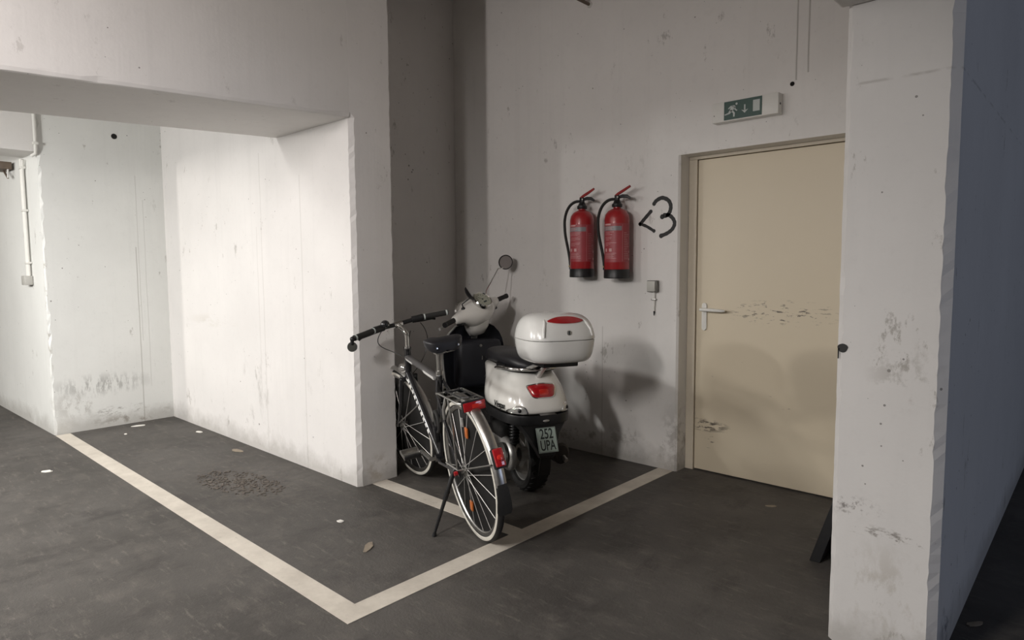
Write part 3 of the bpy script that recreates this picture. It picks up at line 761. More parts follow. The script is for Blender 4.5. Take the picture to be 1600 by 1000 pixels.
#          x     halfwidth  ztop   drop
for (x, hw, zt, dr_) in ((.105, .034, .945, .045), (.112, .078, .960, .068), (.135, .096, .970, .078), (.175, .097, .972, .074), (.215, .084, .966, .056), (.255, .060, .955, .034), (.30, .036, .954, .028), (.345, .026, .953, .026), (.375, .020, .948, .024), (.385, .010, .940, .014)):
    ring = []
    for k in range(20):
        a = 2 * PI * k / 20; cs, sn = math.cos(a), math.sin(a)
        yy = hw * math.copysign(abs(cs) ** .8, cs)
        zz = (zt - .006) + (.010 * sn if sn > 0 else dr_ * math.copysign(abs(sn) ** .9, sn) * (.45 + .55 * abs(cs) ** .6))
        if sn >= 0: zz += .006 * abs(cs) * (1 if x < .22 else 0)
        ring.append((x, yy, zz))
    rings.append(ring)
sad = MB().loft(rings).build('saddle', M['seat'], bike, sub=1, smooth=60)
rl = MB()
for s in (-1, 1):
    rl.tube([(.14, s * .045, .905), (.19, s * .024, .893), (.27, s * .022, .893), (.35, s * .012, .925)], .0035, 8)
rl.box((.215, -.026, .884), (.262, .026, .902), .003)
rl.build('saddle_rails', M['steel'], sad)
for s in (-1, 1): MB().lathe([(0, 0), (.007, 0), (.007, .003), (0, .004)], (.104, s * .055, .935), (-1, 0, .1), 10).build('saddle_rivet', M['chrome'], sad)
# fork and stem (steered)
fk = MB(STEER)
cr = onaxis(.655)
fk.tube([cr + Vector((0, -.045, 0)), cr + Vector((0, .045, 0))], .016, 12)
for s in (-1, 1):
    fk.tube([cr + Vector((0, s * .045, .01)), cr.lerp(B_, .45) + Vector((-.014, s * .052, 0)), cr.lerp(B_, .8) + Vector((-.008, s * .056, 0)), B_ + Vector((0, s * .058, 0))], [.015, .0135, .011, .008], 12)
fork = fk.build('fork', M['blackgloss'], bike)
stem = MB(STEER)
stem.tube([onaxis(.84), onaxis(.925)], .0125, 14)
stem.tube([onaxis(.84), onaxis(.862)], [.020, .015], 14)
cl = Vector((.895, 0, .988))
stem.tube([onaxis(.915), onaxis(.935) + Vector((.004, 0, 0)), onaxis(.95) + Vector((.03, 0, .005)), cl], [.0125, .014, .013, .014], 14)
stem.tube([cl + Vector((0, -.026, 0)), cl + Vector((0, .026, 0))], .0195, 14)
stem.build('stem', M['chrome'], bike)
hbp = [cl + Vector((x, y, z)) for y, x, z in ((-.295, -.070, .000), (-.16, -.022, .004), (-.09, 0, .002), (0, 0, 0), (.09, 0, .002), (.16, -.022, .004), (.295, -.070, .000))]
bar = MB(STEER).tube(hbp, .0125, 14).build('handlebar', M['black'], bike)
for s in (-1, 1):
    g0 = cl + Vector((-.025, s * .168, .004)); g1 = cl + Vector((-.072, s * .305, .0))
    gr = MB(STEER).tube([g0, g0.lerp(g1, .06), g0.lerp(g1, .5), g1], [.017, .0165, .0158, .0165], 16).build('grip', M['rubber'], bar)
    MB(STEER).tube([g0 - (g1 - g0).normalized() * .004, g0 + (g1 - g0).normalized() * .004], .0180, 16).build('grip_ring', M['signw'], gr)
    MB(STEER).tube([g1 - (g1 - g0).normalized() * .014, g1 - (g1 - g0).normalized() * .004], .0172, 16).build('grip_ring', M['signw'], gr)
    # shifter body + brake lever
    sh = MB(STEER)
    q = cl + Vector((-.012, s * .128, .004))
    sh.tube([cl + Vector((-.002, s * .095, .004)), cl + Vector((-.022, s * .160, .004))], .0205, 14)
    sh.tube([q + Vector((.0, 0, -.008)), q + Vector((.035, 0, -.018)), q + Vector((.04, s * .03, -.020))], [.010, .009, .008], 10)
    sh.build('shifter', M['black'], bar)
    MB(STEER).tube([q + Vector((.036, s * .0, -.018)), q + Vector((.042, s * .05, -.024)), q + Vector((.022, s * .105, -.026)), q + Vector((.018, s * .125, -.034))], [.006, .0065, .0055, .005], 10, flat=1.4).build('brake_lever', M['black'], bar)
# bell
be = cl + Vector((-.012, .085, .0))
MB(STEER).lathe([(.0, -.004), (.020, -.004), (.026, .004), (.026, .012), (.022, .022), (.012, .030), (0, .032)], be + Vector((0, 0, .014)), (-.5, 0, .85), 22).build('bell', M['blackgloss'], bar)
# folding bar-end mirror
me_ = cl + Vector((-.076, .318, -.002))
mr = MB(STEER); mr.sphere(me_, (.015, .014, .015), 12); mr.tube([me_, me_ + Vector((.008, .006, -.03))], .010, 10)
mr.lathe([(0, -.010), (.014, -.006), (.025, .006), (.028, .022), (.026, .024), (0, .024)], me_ + Vector((.026, -.006, -.048)), (-.75, .60, .25), 24)
mirr = mr.build('bar_end_mirror', M['black'], bar)
MB(STEER).lathe([(0, 0), (.024, 0), (.024, .001), (0, .001)], me_ + Vector((.026, -.006, -.048)) + Vector((-.75, .60, .25)).normalized() * .026, (-.75, .60, .25), 24).build('mirror_glass', mat('dark_mirror_glass', (.10, .10, .09), .1, .6), mirr)
# cables
MB().tube(bez((.885, .115, .972), (.93, .20, .87), (.93, .10, .86), (.86, .03, .80)), .0026, 6).build('brake_cable', M['black'], bike)
MB().tube(bez((.900, -.12, .972), (1.0, -.22, .86), (.98, -.15, .74), (.90, -.03, .68)), .0026, 6).build('brake_cable', M['black'], bike)
MB().tube(bez((.93, -.06, .93), (1.06, -.05, .80), (1.0, .0, .70), (.93, .02, .62)), .0026, 6).build('gear_cable', M['black'], bike)
# headlight, v-brakes
hl = onaxis(.70) + Vector((.055, .0, .015))
h = MB(STEER); h.lathe([(0, -.035), (.016, -.033), (.027, -.015), (.030, .005), (.030, .014), (0, .014)], hl, (1, 0, -.05), 20); h.tube([hl + Vector((-.02, 0, -.02)), cr + Vector((.01, 0, 0))], .005, 8)
hlo = h.build('headlight', M['chrome'], bike)
MB(STEER).lathe([(0, .0142), (.027, .0142), (.020, .019), (0, .021)], hl, (1, 0, -.05), 20).build('headlight_lens', M['clear'], hlo)
for s in (-1, 1):
    p = cr.lerp(B_, .13) + Vector((.018, s * .045, 0))
    MB(STEER).tube([p + Vector((0, 0, -.05)), p + Vector((.006, 0, 0)), p + Vector((.004, -s * .015, .055))], [.009, .008, .005], 8).build('brake_arm', M['steel'], bike)
    p = Vector((.16, s * .046, .62))
    MB().tube([p + Vector((0, 0, -.05)), p, p + Vector((-.004, -s * .016, .055))], [.009, .008, .005], 8).build('brake_arm', M['steel'], bike)
# fenders
def fender(xf, c, a0, a1, name, wd=.026, rad=.372):
    rings = []; n_ = 36; c = Vector(c)
    for i in range(n_ + 1):
        a = a0 + (a1 - a0) * i / n_
        rv = Vector((math.cos(a), 0, math.sin(a))); ring = []
        for k in range(9):
            t_ = -1 + 2 * k / 8; ring.append(c + rv * (rad - .012 * t_ * t_ * abs(t_)) + Vector((0, wd * t_, 0)))
        for k in range(9):
            t_ = 1 - 2 * k / 8; ring.append(c + rv * (rad - .0016 - .012 * t_ * t_ * abs(t_)) + Vector((0, (wd - .001) * t_, 0)))
        rings.append(ring)
    b = MB(xf); b.loft(rings); return b.build(name, M['steel'], bike, smooth=50)
rf = fender(None, A_, R(28), R(176), 'rear_fender'); ff = fender(STEER, B_, R(35), R(170), 'front_fender')
for s in (-1, 1):
    MB().tube([A_ + Vector((.0, s * .066, .012)), A_ + Vector((.372 * math.cos(R(160)), s * .030, .372 * math.sin(R(160)) - .0))], .0040, 8).build('fender_stay', M['steel'], rf)
    MB(STEER).tube([B_ + Vector((.0, s * .062, .012)), B_ + Vector((.372 * math.cos(R(150)), s * .030, .372 * math.sin(R(150))))], .0040, 8).build('fender_stay', M['steel'], ff)
mf = MB(); c = A_
rr_ = [[(c.x + q * math.cos(R(a)), y, c.z + q * math.sin(R(a))) for y, q in ((-wd, .372), (0, .376), (wd, .372), (wd, .370), (0, .3735), (-wd, .370))] for a, wd in ((174, .022), (180, .028), (187, .034), (193, .036), (196, .030))]
mf.loft(rr_); mf.build('mudflap', M['rubber'], rf)
# rear light on the fender
ra = R(157); rv = Vector((math.cos(ra), 0, math.sin(ra))); tv = Vector((-rv.z, 0, rv.x))
m3 = Matrix((rv, Vector((0, 1, 0)), tv)).transposed()
lb = MB().obox(A_ + rv * .392, (.032, .050, .088), m3, .006).build('rear_light', M['black'], bike)
MB().obox(A_ + rv * .406 - tv * .002, (.022, .046, .080), m3, .007).build('light_lens', M['redlens'], lb)
MB().lathe([(0, 0), (.014, 0), (.012, .012), (0, .016)], A_ + rv * .414 - tv * .0, rv, 16).build('light_bulb_lens', M['redlens2'], lb)
# luggage rack
rk = MB(); zr = .705
for s in (-1, 1):
    rk.tube([(.245, s * .030, .655), (.20, s * .058, zr - .008), (.15, s * .062, zr), (-.12, s * .062, zr), (-.135, s * .052, zr)], .0048, 8)
    rk.tube([(.02, s * .062, zr), (-.01, s * .068, .55), (.0, s * .070, WR + .02)], .0045, 8)
for x in (.16, .06, -.05, -.125): rk.tube([(x, -.062, zr), (x, .062, zr)], .004, 8)
for y in (-.018, .018): rk.tube([(.16, y, zr), (-.125, y, zr)], .0035, 8)
rk.tube([(-.132, -.055, zr), (-.132, .055, zr)], .0045, 8)
rack = rk.build('luggage_rack', M['steel'], bike)
sc_ = MB()
sc_.tube([(.13, -.035, zr + .012), (-.08, -.028, zr + .014), (-.10, 0, zr + .014), (-.08, .028, zr + .014), (.13, .035, zr + .012)], .0032, 8)
sc_.tube([(.10, -.045, zr + .009), (.10, .045, zr + .009)], .005, 8)
sc_.build('rack_clamp', M['black'], rack)
rb = MB().box((-.158, -.056, .668), (-.138, .056, .716), .003).build('rack_reflector', M['black'], rack)
MB().box((-.164, -.053, .670), (-.1565, .053, .711), .003).build('red_reflector', M['redlens'], rb)
MB().box((-.1655, -.045, .682), (-.1635, .012, .700), .0008).build('reflector_panel', M['redlens2'], rb)
# kickstand
kf = Vector((.107, .201, .030)); k0 = Vector((.035, .078, .345))
ks = MB(); ks.tube([k0 + Vector((0, -.01, .01)), k0, k0.lerp(kf, .35), kf], [.012, .012, .010, .007], 10); ks.tube([k0.lerp(kf, .30), k0.lerp(kf, .42)], .013, 10)
ks.lathe([(0, 0), (.012, 0), (.010, .016), (0, .016)], kf + Vector((0, 0, -.002)), k0 - kf, 10)
ks.build('kickstand', M['black'], bike)
# crankset, pedals, chain
ck = MB(); ck.tube([BB + Vector((0, -.062, 0)), BB + Vector((0, .062, 0))], .009, 12)
ca = R(2); cv = Vector((math.cos(ca), 0, math.sin(ca)))
for s, sg in ((1, 1), (-1, -1)):
    ck.tube([BB + Vector((0, s * .060, 0)), BB + Vector((0, s * .064, 0)) + cv * sg * .17], [.014, .010], 10, flat=.7)
    ck.tube([BB + Vector((0, s * .064, 0)) + cv * sg * .17, BB + Vector((0, s * .175, 0)) + cv * sg * .17], .006, 8)
ck.build('crankset', M['steel'], bike)
for s, sg in ((1, 1), (-1, -1)):
    c = BB + cv * sg * .17 + Vector((0, s * .125, 0))
    tilt = Matrix.Rotation(R(-14), 3, 'Y')
    pd = MB()
    for dx in (-.038, .038): pd.obox(c + tilt @ Vector((dx, 0, 0)), (.012, .098, .022), tilt, .003)
    pdo = pd.build('pedal', M['black'], bike)
    for dx in (-.030, .030): MB().obox(c + tilt @ Vector((dx, 0, .0)), (.004, .092, .030), tilt, .001).build('pedal_plate', M['steel'], pdo)
    for dy in (-.048, .048): MB().obox(c + tilt @ Vector((0, dy, 0)), (.088, .005, .022), tilt, .002).build('pedal_cage', M['steel'], pdo)
MB().lathe([(.085, -.002), (.090, -.002), (.090, .002), (.085, .002), (.085, -.002)], BB + Vector((0, -.048, 0)), (0, 1, 0), 40).build('chainring', M['black'], bike)
cg = MB(); cg.loft([[(x, -.056, z) for x, z in ((.02, .375), (.46, .385), (.56, .34), (.56, .31), (.46, .335), (.02, .345))], [(x, -.066, z) for x, z in ((.02, .375), (.46, .385), (.56, .34), (.56, .31), (.46, .335), (.02, .345))]])
cg.build('chain_guard', M['black'], bike)
MB().tube([(.0, -.047, .39), (.45, -.047, .375), (.52, -.047, .34), (.54, -.047, .285), (.51, -.047, .225), (.45, -.047, .20), (.02, -.047, .30), (-.035, -.047, .33), (-.035, -.047, .37)], .0035, 6, closed=True).build('chain', M['steel'], bike)
MB().lathe([(0, -.050), (.020, -.050), (.045, -.036), (.045, -.034), (0, -.034)], A_, (0, 1, 0), 24).build('sprockets', M['steel'], bike)
dl = MB(); dl.box((.02, -.062, .24), (.05, -.046, .33), .004); dl.build('derailleur', M['black'], bike)
MB().box((.395, .016, .385), (.425, .038, .47), .004).build('frame_pump_clip', M['black'], bike)

lkp = []
for k in range(61):
    a = 2 * PI * 2.5 * k / 60; lkp.append((.395 + .045 * math.cos(a), .01 + .012 * math.sin(a * .5), .50 + .055 * math.sin(a)))
MB().tube(lkp, .010, 8).build('coiled_cable_lock', M['rubber'], bike)
MB().tube([A_ + Vector((.0, .072, .0)), A_ + Vector((0, .088, 0))], .011, 10).build('axle_cap', M['redlens'], bike, label='small red cap on the rear axle')
MB().tube([A_ + Vector((.0, .066, .012)), A_ + Vector((.10, .088, .03))], .005, 8).build('quick_release', M['steel'], bike)

# ------------------------------------------------------------------ scooter
sco = empty('motor_scooter'); place(sco, -2.484, 2.824, R(154), 0.0)
tag(sco, 'white motor scooter with black seat and white top case parked nose-in behind the bicycle', 'scooter')
def sup(cx, af, ar, hw, z, n=2.5, nr=2.5, cnt=40, xb=0):
    out = []
    for k in range(cnt):
        a = 2 * PI * k / cnt; c_, s_ = math.cos(a), math.sin(a); e = n if c_ >= 0 else nr
        out.append((cx + (af if c_ >= 0 else ar) * math.copysign(abs(c_) ** (2 / e), c_), hw * math.copysign(abs(s_) ** (2 / e), s_), z))
    return out
# rear body shell
cw = MB()
#      z     front  rear   hw    nf   nr
lv = [(.492, .300, -.262, .192, 2.6, 3.4), (.510, .330, -.266, .203, 2.4, 3.2), (.545, .375, -.260, .210, 2.2, 3.0), (.585, .400, -.246, .204, 2.1, 2.9),
      (.62, .415, -.228, .191, 2.2, 2.9), (.655, .435, -.206, .174, 2.5, 2.9), (.688, .455, -.180, .158, 3.2, 3.0), (.712, .465, -.152, .143, 4.0, 3.0), (.724, .460, -.130, .130, 4.0, 3.0)]
cw.loft([sup(.08, f - .08, .08 - r_, hw, z, nf, nr) for z, f, r_, hw, nf, nr in lv])
cowl = cw.build('rear_body', M['white'], sco, sub=1, smooth=60)
hk = MB()      # horn of the body rising beside the seat
hk.loft([[(.33, s_ * .06, .70), (.40, s_ * .12, .66), (.42, s_ * .15, .60), (.34, s_ * .17, .60), (.30, s_ * .12, .69)] for s_ in (-1, -.5, 0, .5, 1)])
hk.build('under_seat_panel', M['navy'], sco, sub=1)
# dark rubbing strip / bumper band
bd = MB(); o1 = sup(.08, .23, .349, .203, 0, 2.5, 3.3, 60); o2 = sup(.08, .21, .330, .180, 0, 2.5, 3.3, 60)
bd.loft([[(x, y, .496) for x, y, _ in o1], [(x - .002, y * 1.01, .488) for x, y, _ in o1], [(x, y, .444) for x, y, _ in o1], [(x, y, .438) for x, y, _ in o2], [(x, y, .490) for x, y, _ in o2], [(x, y, .496) for x, y, _ in o1]], caps=False)
band = bd.build('bumper_band', M['black'], sco, smooth=50)
MB().sphere((-.273, -.0, .466), (.008, .020, .007), 12).build('lock_cover', M['alu'], band)
# helper: a patch of the body surface given by lateral y and height z at the rear
def rear_x(y, z):
    for i in range(len(lv) - 1):
        if lv[i][0] <= z <= lv[i + 1][0]:
            t_ = (z - lv[i][0]) / (lv[i + 1][0] - lv[i][0]); r_ = lv[i][2] + t_ * (lv[i + 1][2] - lv[i][2]); hw = lv[i][3] + t_ * (lv[i + 1][3] - lv[i][3]); n_ = lv[i][5]
            q = max(0, 1 - (abs(y) / hw) ** n_) ** (1 / n_); return .08 - (.08 - r_) * q
    return -.2
def surf_patch(name, mm, outline, lift, parent, nx=1, dome=0.0):
    """outline in (y, z); rises to `dome` in its middle"""
    cy = sum(p[0] for p in outline) / len(outline); cz = sum(p[1] for p in outline) / len(outline)
    rings = []
    for f, l_ in ((1.0, -.006), (1.0, lift * .6), (.93, lift + dome * .45), (.75, lift + dome * .75), (.45, lift + dome * .95), (.05, lift + dome)):
        rings.append([(rear_x(cy + (y - cy) * f, cz + (z - cz) * f) - l_, cy + (y - cy) * f, cz + (z - cz) * f) for y, z in outline])
    return MB().loft(rings).build(name, mm, parent, smooth=50)
def rnd_poly(pts, n=6, rad=.25):
    out = []; m_ = len(pts)
    for i in range(m_):
        p0, p1, p2 = [Vector((*pts[j % m_], 0)) for j in (i - 1, i, i + 1)]
        a = p1.lerp(p0, rad); c_ = p1.lerp(p2, rad)
        for k in range(n + 1):
            t_ = k / n; q = (1 - t_) ** 2 * a + 2 * t_ * (1 - t_) * p1 + t_ * t_ * c_; out.append((q.x, q.y))
    return out
tl_o = rnd_poly([(.088, .652), (.062, .590), (-.062, .590), (-.088, .652), (0, .662)])
tl = surf_patch('tail_light_frame', M['chrome'], [(y * 1.06, .622 + (z - .622) * 1.10) for y, z in tl_o], .003, sco)
tl.name = 'tail_light'
surf_patch('tail_light_lens', M['redlens'], tl_o, .004, tl, dome=.014)
surf_patch('tail_light_core', M['redlens2'], rnd_poly([(.030, .636), (.026, .606), (-.026, .606), (-.030, .636)]), .017, tl, dome=.004)
for s in (-1, 1):
    io = rnd_poly([(s * .100, .506), (s * .112, .540), (s * .142, .552), (s * .178, .524), (s * .184, .506)], rad=.35)
    rim_ = surf_patch('indicator', M['chrome'], [(s * .143 + (y - s * .143) * 1.10, .526 + (z - .526) * 1.12) for y, z in io], .002, sco)
    ind = surf_patch('indicator_lens', M['clear'], io, .004, rim_, dome=.008)
    MB().sphere((rear_x(s * .140, .525) - .006, s * .140, .525), .012, 10).build('indicator_bulb', M['black'], rim_)
# "Vespa" script on the left flank, mirrored position left out on the hidden side
def side_mtx(y_on, z_on):
    # direction along the body side, rearwards to the right when seen from the left
    xx = .18
    def pt(x, z):
        for i in range(len(lv) - 1):
            if lv[i][0] <= z <= lv[i + 1][0]:
                t_ = (z - lv[i][0]) / (lv[i + 1][0] - lv[i][0]); r_, hw, n_, f_ = [lv[i][k] + t_ * (lv[i + 1][k] - lv[i][k]) for k in (2, 3, 5, 1)]
                rr = (.08 - x) / (.08 - r_) if x < .08 else (x - .08) / (f_ - .08)
                return Vector((x, hw * max(0, 1 - rr ** n_) ** (1 / n_), z))
    return pt
spt = side_mtx(0, 0)
P0 = spt(-.040, .532); P1 = spt(-.150, .532); Pu = spt(-.09, .555)
tx = (P1 - P0).normalized(); up = (Pu - spt(-.09, .51)).normalized(); nz_ = tx.cross(up).normalized(); up = nz_.cross(tx)
mid_ = spt(-.078, .536) + nz_ * .0035
MB().text('Vespa', .050, axes(tx, up, nz_, mid_), .0012, .95, .35).build('script_badge', M['black'], cowl, smooth=0)
# seat
rings = []
for (x, hw, zt, zb2) in ((-.165, .030, .755, .735), (-.155, .085, .778, .730), (-.10, .118, .800, .728), (0, .135, .815, .725), (.10, .138, .818, .722), (.18, .134, .810, .720), (.26, .125, .806, .716), (.36, .115, .808, .712), (.44, .102, .806, .700), (.50, .080, .792, .690), (.525, .035, .755, .695)):
    ring = []
    for k in range(22):
        a = 2 * PI * k / 22; cs, sn = math.cos(a), math.sin(a); e = .7
        zc = (zt + zb2) / 2; hz_ = (zt - zb2) / 2
        ring.append((x, hw * math.copysign(abs(cs) ** e, cs), zc + hz_ * math.copysign(abs(sn) ** e, sn)))
    rings.append(ring)
seat = MB().loft(rings).build('seat', M['seat'], sco, sub=1, smooth=60)
MB().tube([(-.02, .139, .745), (.14, .143, .742), (.30, .128, .738)], .004, 8).build('seat_piping', M['black'], seat)
# leg shield: white outer shell, dark inner panel, glove box
def shield(x0, off, hwk, name, mm, z0=.30, z1=.935):
    rings = []
    for k in range(15):
        t_ = k / 14; z = z0 + (z1 - z0) * t_
        hw = (.165 + .073 * math.sin(min(1, t_ / .70) * PI / 2)) * hwk
        if t_ > .60: hw *= max(0.02, math.sqrt(max(0, 1 - ((t_ - .60) / .405) ** 2.3)))
        xc = x0 + .10 * (1 - t_)
        ring = []
        for i in range(17):
            u_ = -1 + i / 8; ring.append((xc - .035 * u_ * u_ + off, hw * u_, z))
        for i in range(17):
            u_ = 1 - i / 8; ring.append((xc - .035 * u_ * u_ + off - .014, hw * .995 * u_, z))
        rings.append(ring)
    return MB().loft(rings).build(name, mm, sco, smooth=50)
shield(1.01, .0, 1.0, 'leg_shield', M['white'])
shield(1.01, -.0145, .965, 'inner_panel', M['navy'], .30, .93)
gb = MB(); gb.box((.84, -.165, .46), (.99, .165, .80), .035); gb.build('glove_box', M['navy'], sco, smooth=60)
MB().lathe([(0, 0), (.010, 0), (.010, .004), (0, .005)], (.838, .0, .76), (-1, 0, 0), 14).build('glove_box_lock', M['steel'], sco)
MB().tube([(.84, .0, .70), (.805, .0, .69), (.81, .0, .665)], .004, 8).build('bag_hook', M['chrome'], sco)
# floorboard and tunnel
fb = MB(); fb.box((.34, -.185, .262), (1.02, .185, .30), .015); fb.build('floorboard', M['navy'], sco, smooth=60)
tn = MB(); tn.loft([[(.36, -.10, .30), (.36, .10, .30), (.36, .12, .62), (.36, .08, .70), (.36, -.08, .70), (.36, -.12, .62)], [(.44, -.10, .30), (.44, .10, .30), (.43, .10, .55), (.41, .07, .68), (.41, -.07, .68), (.43, -.10, .55)]])
tn.build('seat_base_front', M['navy'], sco, sub=1)
cn = MB(); cn.loft([[(.40, -.07, .295), (.40, .07, .295), (.40, .05, .34), (.40, -.05, .34)], [(.95, -.07, .295), (.95, .07, .295), (.95, .05, .33), (.95, -.05, .33)]]); cn.build('centre_tunnel', M['rubber'], sco)
# steered front: column, fork, wheel, fender, headset
SS0 = Vector((.885, 0, 1.0)); SSA = Vector((-math.cos(R(64)), 0, math.sin(R(64))))
ST = Matrix.Translation(SS0) @ Matrix.Rotation(R(34), 4, SSA) @ Matrix.Translation(-SS0)
SF = Vector((1.27, 0, .218))
cdn = MB(ST); base = SS0 - SSA * .72
cdn.tube([SS0 - SSA * .02, base], .022, 12); cdn.tube([base, SF + Vector((0, .075, .05)), SF + Vector((0, .075, 0))], [.03, .024, .02], 10)
cdn.build('steering_column', M['alu'], sco)
fwv = MB(ST).lathe([(.165 + .052 * math.cos(a), .052 * math.sin(a)) for a in [2 * PI * k / 16 for k in range(17)]], SF, (0, 1, 0), 48).build('front_wheel', M['rubber'], sco)
MB(ST).lathe([(0, -.03), (.06, -.03), (.11, -.02), (.130, -.035), (.135, -.035), (.135, .035), (.130, .035), (.11, .02), (.06, .03), (0, .03)], SF, (0, 1, 0), 32).build('front_rim', M['alu'], fwv)
rings = []
for i in range(15):
    a = R(5 + 170 * i / 14); q = .245; wd = .075 * (.6 + .4 * math.sin(a))
    rings.append([(SF.x + (q - .03 * t_ * t_) * math.cos(a), wd * t_, SF.z + (q - .03 * t_ * t_) * math.sin(a)) for t_ in (-1, -.6, -.2, .2, .6, 1)] + [(SF.x + (q - .004 - .03 * t_ * t_) * math.cos(a), wd * .97 * t_, SF.z + (q - .004 - .03 * t_ * t_) * math.sin(a)) for t_ in (1, .6, .2, -.2, -.6, -1)])
MB(ST).loft(rings).build('front_fender', M['white'], sco, smooth=60)
fs = MB(); fs.loft([[(1.01 + .10 * (1 - t_), y * (1 - .3 * t_), .42 + .50 * t_) for y in (-.07, -.03, .03, .07)] + [(1.08 + .10 * (1 - t_), y * (1 - .3 * t_), .42 + .46 * t_) for y in (.05, .02, -.02, -.05)] for t_ in (0, .33, .66, 1)])
fs.build('horn_cover', M['white'], sco, sub=1)
# headset: lofted across the bar direction
hs = MB(ST); rings = []
for (y, lx0, lx1, z0_, z1_) in ((-.242, .000, .040, -.014, .032), (-.236, -.014, .048, -.024, .038), (-.18, -.026, .062, -.036, .048), (-.135, -.048, .080, -.058, .064), (-.10, -.072, .115, -.085, .080), (-.06, -.088, .150, -.105, .096), (0, -.094, .165, -.112, .104),
                         (.06, -.088, .150, -.105, .096), (.10, -.072, .115, -.085, .080), (.135, -.048, .080, -.058, .064), (.18, -.026, .062, -.036, .048), (.236, -.014, .048, -.024, .038), (.242, .000, .040, -.014, .032)):
    cx = (lx0 + lx1) / 2; hx_ = (lx1 - lx0) / 2; cz = (z0_ + z1_) / 2; hz_ = (z1_ - z0_) / 2
    rings.append([(SS0.x + cx + hx_ * math.cos(a), y, SS0.z + cz + hz_ * math.sin(a)) for a in [2 * PI * k / 24 for k in range(24)]])
hs.loft(rings)
headset = hs.build('handlebar_cover', M['white'], sco, sub=1, smooth=60)
nk = MB(ST); nk.loft([sup(0, .055, .06, .062, 0, 2.2, 2.2, 24)] * 1 + []) if False else None
nk = MB(ST)
def ringat(c, rx, ry, n_=24): return [(c[0] + rx * math.cos(2 * PI * k / n_), ry * math.sin(2 * PI * k / n_), c[2]) for k in range(n_)]
nk.loft([ringat((SS0.x + .060, 0, SS0.z - .165), .060, .060), ringat((SS0.x + .045, 0, SS0.z - .12), .085, .085), ringat((SS0.x + .030, 0, SS0.z - .04), .105, .105)])
nk.build('headset_neck', M['white'], sco, smooth=60)
# dial on the upper back of the headset, tilted to the rider
dn_ = Vector((-.66, 0, .75)).normalized(); dc = SS0 + Vector((-.060, 0, .078))
dl_ = MB(ST).lathe([(0, -.02), (.070, -.02), (.073, .006), (.068, .014), (.063, .008), (0, .008)], dc, dn_, 32).build('instrument_bezel', M['chrome'], sco)
MB(ST).lathe([(0, .0085), (.062, .0085), (.062, .0095), (0, .0098)], dc, dn_, 32).build('instrument_dial', M['dial'], dl_)
uu = Vector((0, -1, 0)); vv_ = dn_.cross(uu)
dm = MB(ST)
for k in range(11):
    a = R(-40 + 26 * k); d1 = uu * math.cos(a) + vv_ * math.sin(a)
    dm.tube([dc + dn_ * .0105 + d1 * .040, dc + dn_ * .0105 + d1 * .048], .0012, 5)
dm.tube([dc + dn_ * .011, dc + dn_ * .011 + (uu * -.5 + vv_ * .7) * .04], .0012, 5)
dm.lathe([(0, .0100), (.006, .0100), (.005, .013), (0, .013)], dc, dn_, 12)
dm.obox(dc + dn_ * .011 - vv_ * .026, (.03, .012, .001), Matrix((uu, vv_, dn_)).transposed())
dm.build('dial_markings', M['ink'], dl_)
# headlamp
hlp = MB(ST).lathe([(0, 0), (.072, 0), (.078, .012), (.072, .020), (0, .020)], SS0 + Vector((.142, 0, .0)), (1, 0, -.08), 32).build('headlamp', M['chrome'], sco)
MB(ST).lathe([(0, .0205), (.066, .0205), (.05, .030), (0, .035)], SS0 + Vector((.142, 0, .0)), (1, 0, -.08), 32).build('headlamp_lens', M['clear'], hlp)
for s in (-1, 1):
    gp_ = MB(ST).tube([SS0 + Vector((.018, s * .235, .010)), SS0 + Vector((.012, s * .28, .010)), SS0 + Vector((.006, s * .335, .010))], [.017, .0175, .0165], 16).build('grip', M['rubber'], sco)
    MB(ST).tube([SS0 + Vector((.006, s * .334, .010)), SS0 + Vector((.004, s * .350, .010))], .0185, 14).build('bar_end', M['black'], gp_)
    MB(ST).tube([SS0 + Vector((.050, s * .150, -.004)), SS0 + Vector((.085, s * .19, -.012)), SS0 + Vector((.080, s * .27, -.016)), SS0 + Vector((.070, s * .335, -.018)), SS0 + Vector((.064, s * .345, -.018))], [.010, .0075, .0062, .0055, .007], 10, flat=1.5).build('brake_lever', M['alu'], sco)
    for dz, dy in ((.020, .150), (-.004, .158), (.012, .178)):
        MB(ST).sphere(SS0 + Vector((-.022 if dy < .17 else -.014, s * dy, dz)), (.008, .009, .008), 10).build('switch_button', M['black'], headset)
    MB(ST).box(SS0 + Vector((-.012, s * .18 - .02, -.044)), SS0 + Vector((.046, s * .18 + .02, -.020)), .008).build('lever_mount', M['black'], headset)
# mirrors
b0 = SS0 + Vector((.020, -.135, .058))
MB(ST).lathe([(0, 0), (.019, 0), (.015, .012), (.009, .022), (0, .024)], b0, (0, -.25, 1), 14).build('mirror_boot', M['black'], sco)
mc = SS0 + Vector((.0, -.415, .252))
ms = MB(ST).tube([b0 + Vector((0, -.004, .018)), b0 + Vector((0, -.02, .05)), b0 + Vector((-.004, -.20, .165)), mc + Vector((.012, .030, -.036))], .0042, 8).build('mirror_stem', M['chrome'], sco)
mn = (Vector((0, 0, 0)))
STI = ST.inverted().to_3x3()
scoI = sco.matrix_world.to_3x3().inverted()
def world_dir(v): return (STI @ (scoI @ Vector(v))).normalized()
tocam = (Vector((0, 0, 1.3)) - Vector((-3.15, 3.45, 1.3))).normalized()
nrm = world_dir((tocam.x * .93 + .30, tocam.y * .93 + .12, -.12))
mh = MB(ST).lathe([(0, -.022), (.026, -.019), (.048, -.008), (.0555, .002), (.054, .007), (.047, .005), (0, .004)], mc, nrm, 36).build('mirror', M['black'], sco)
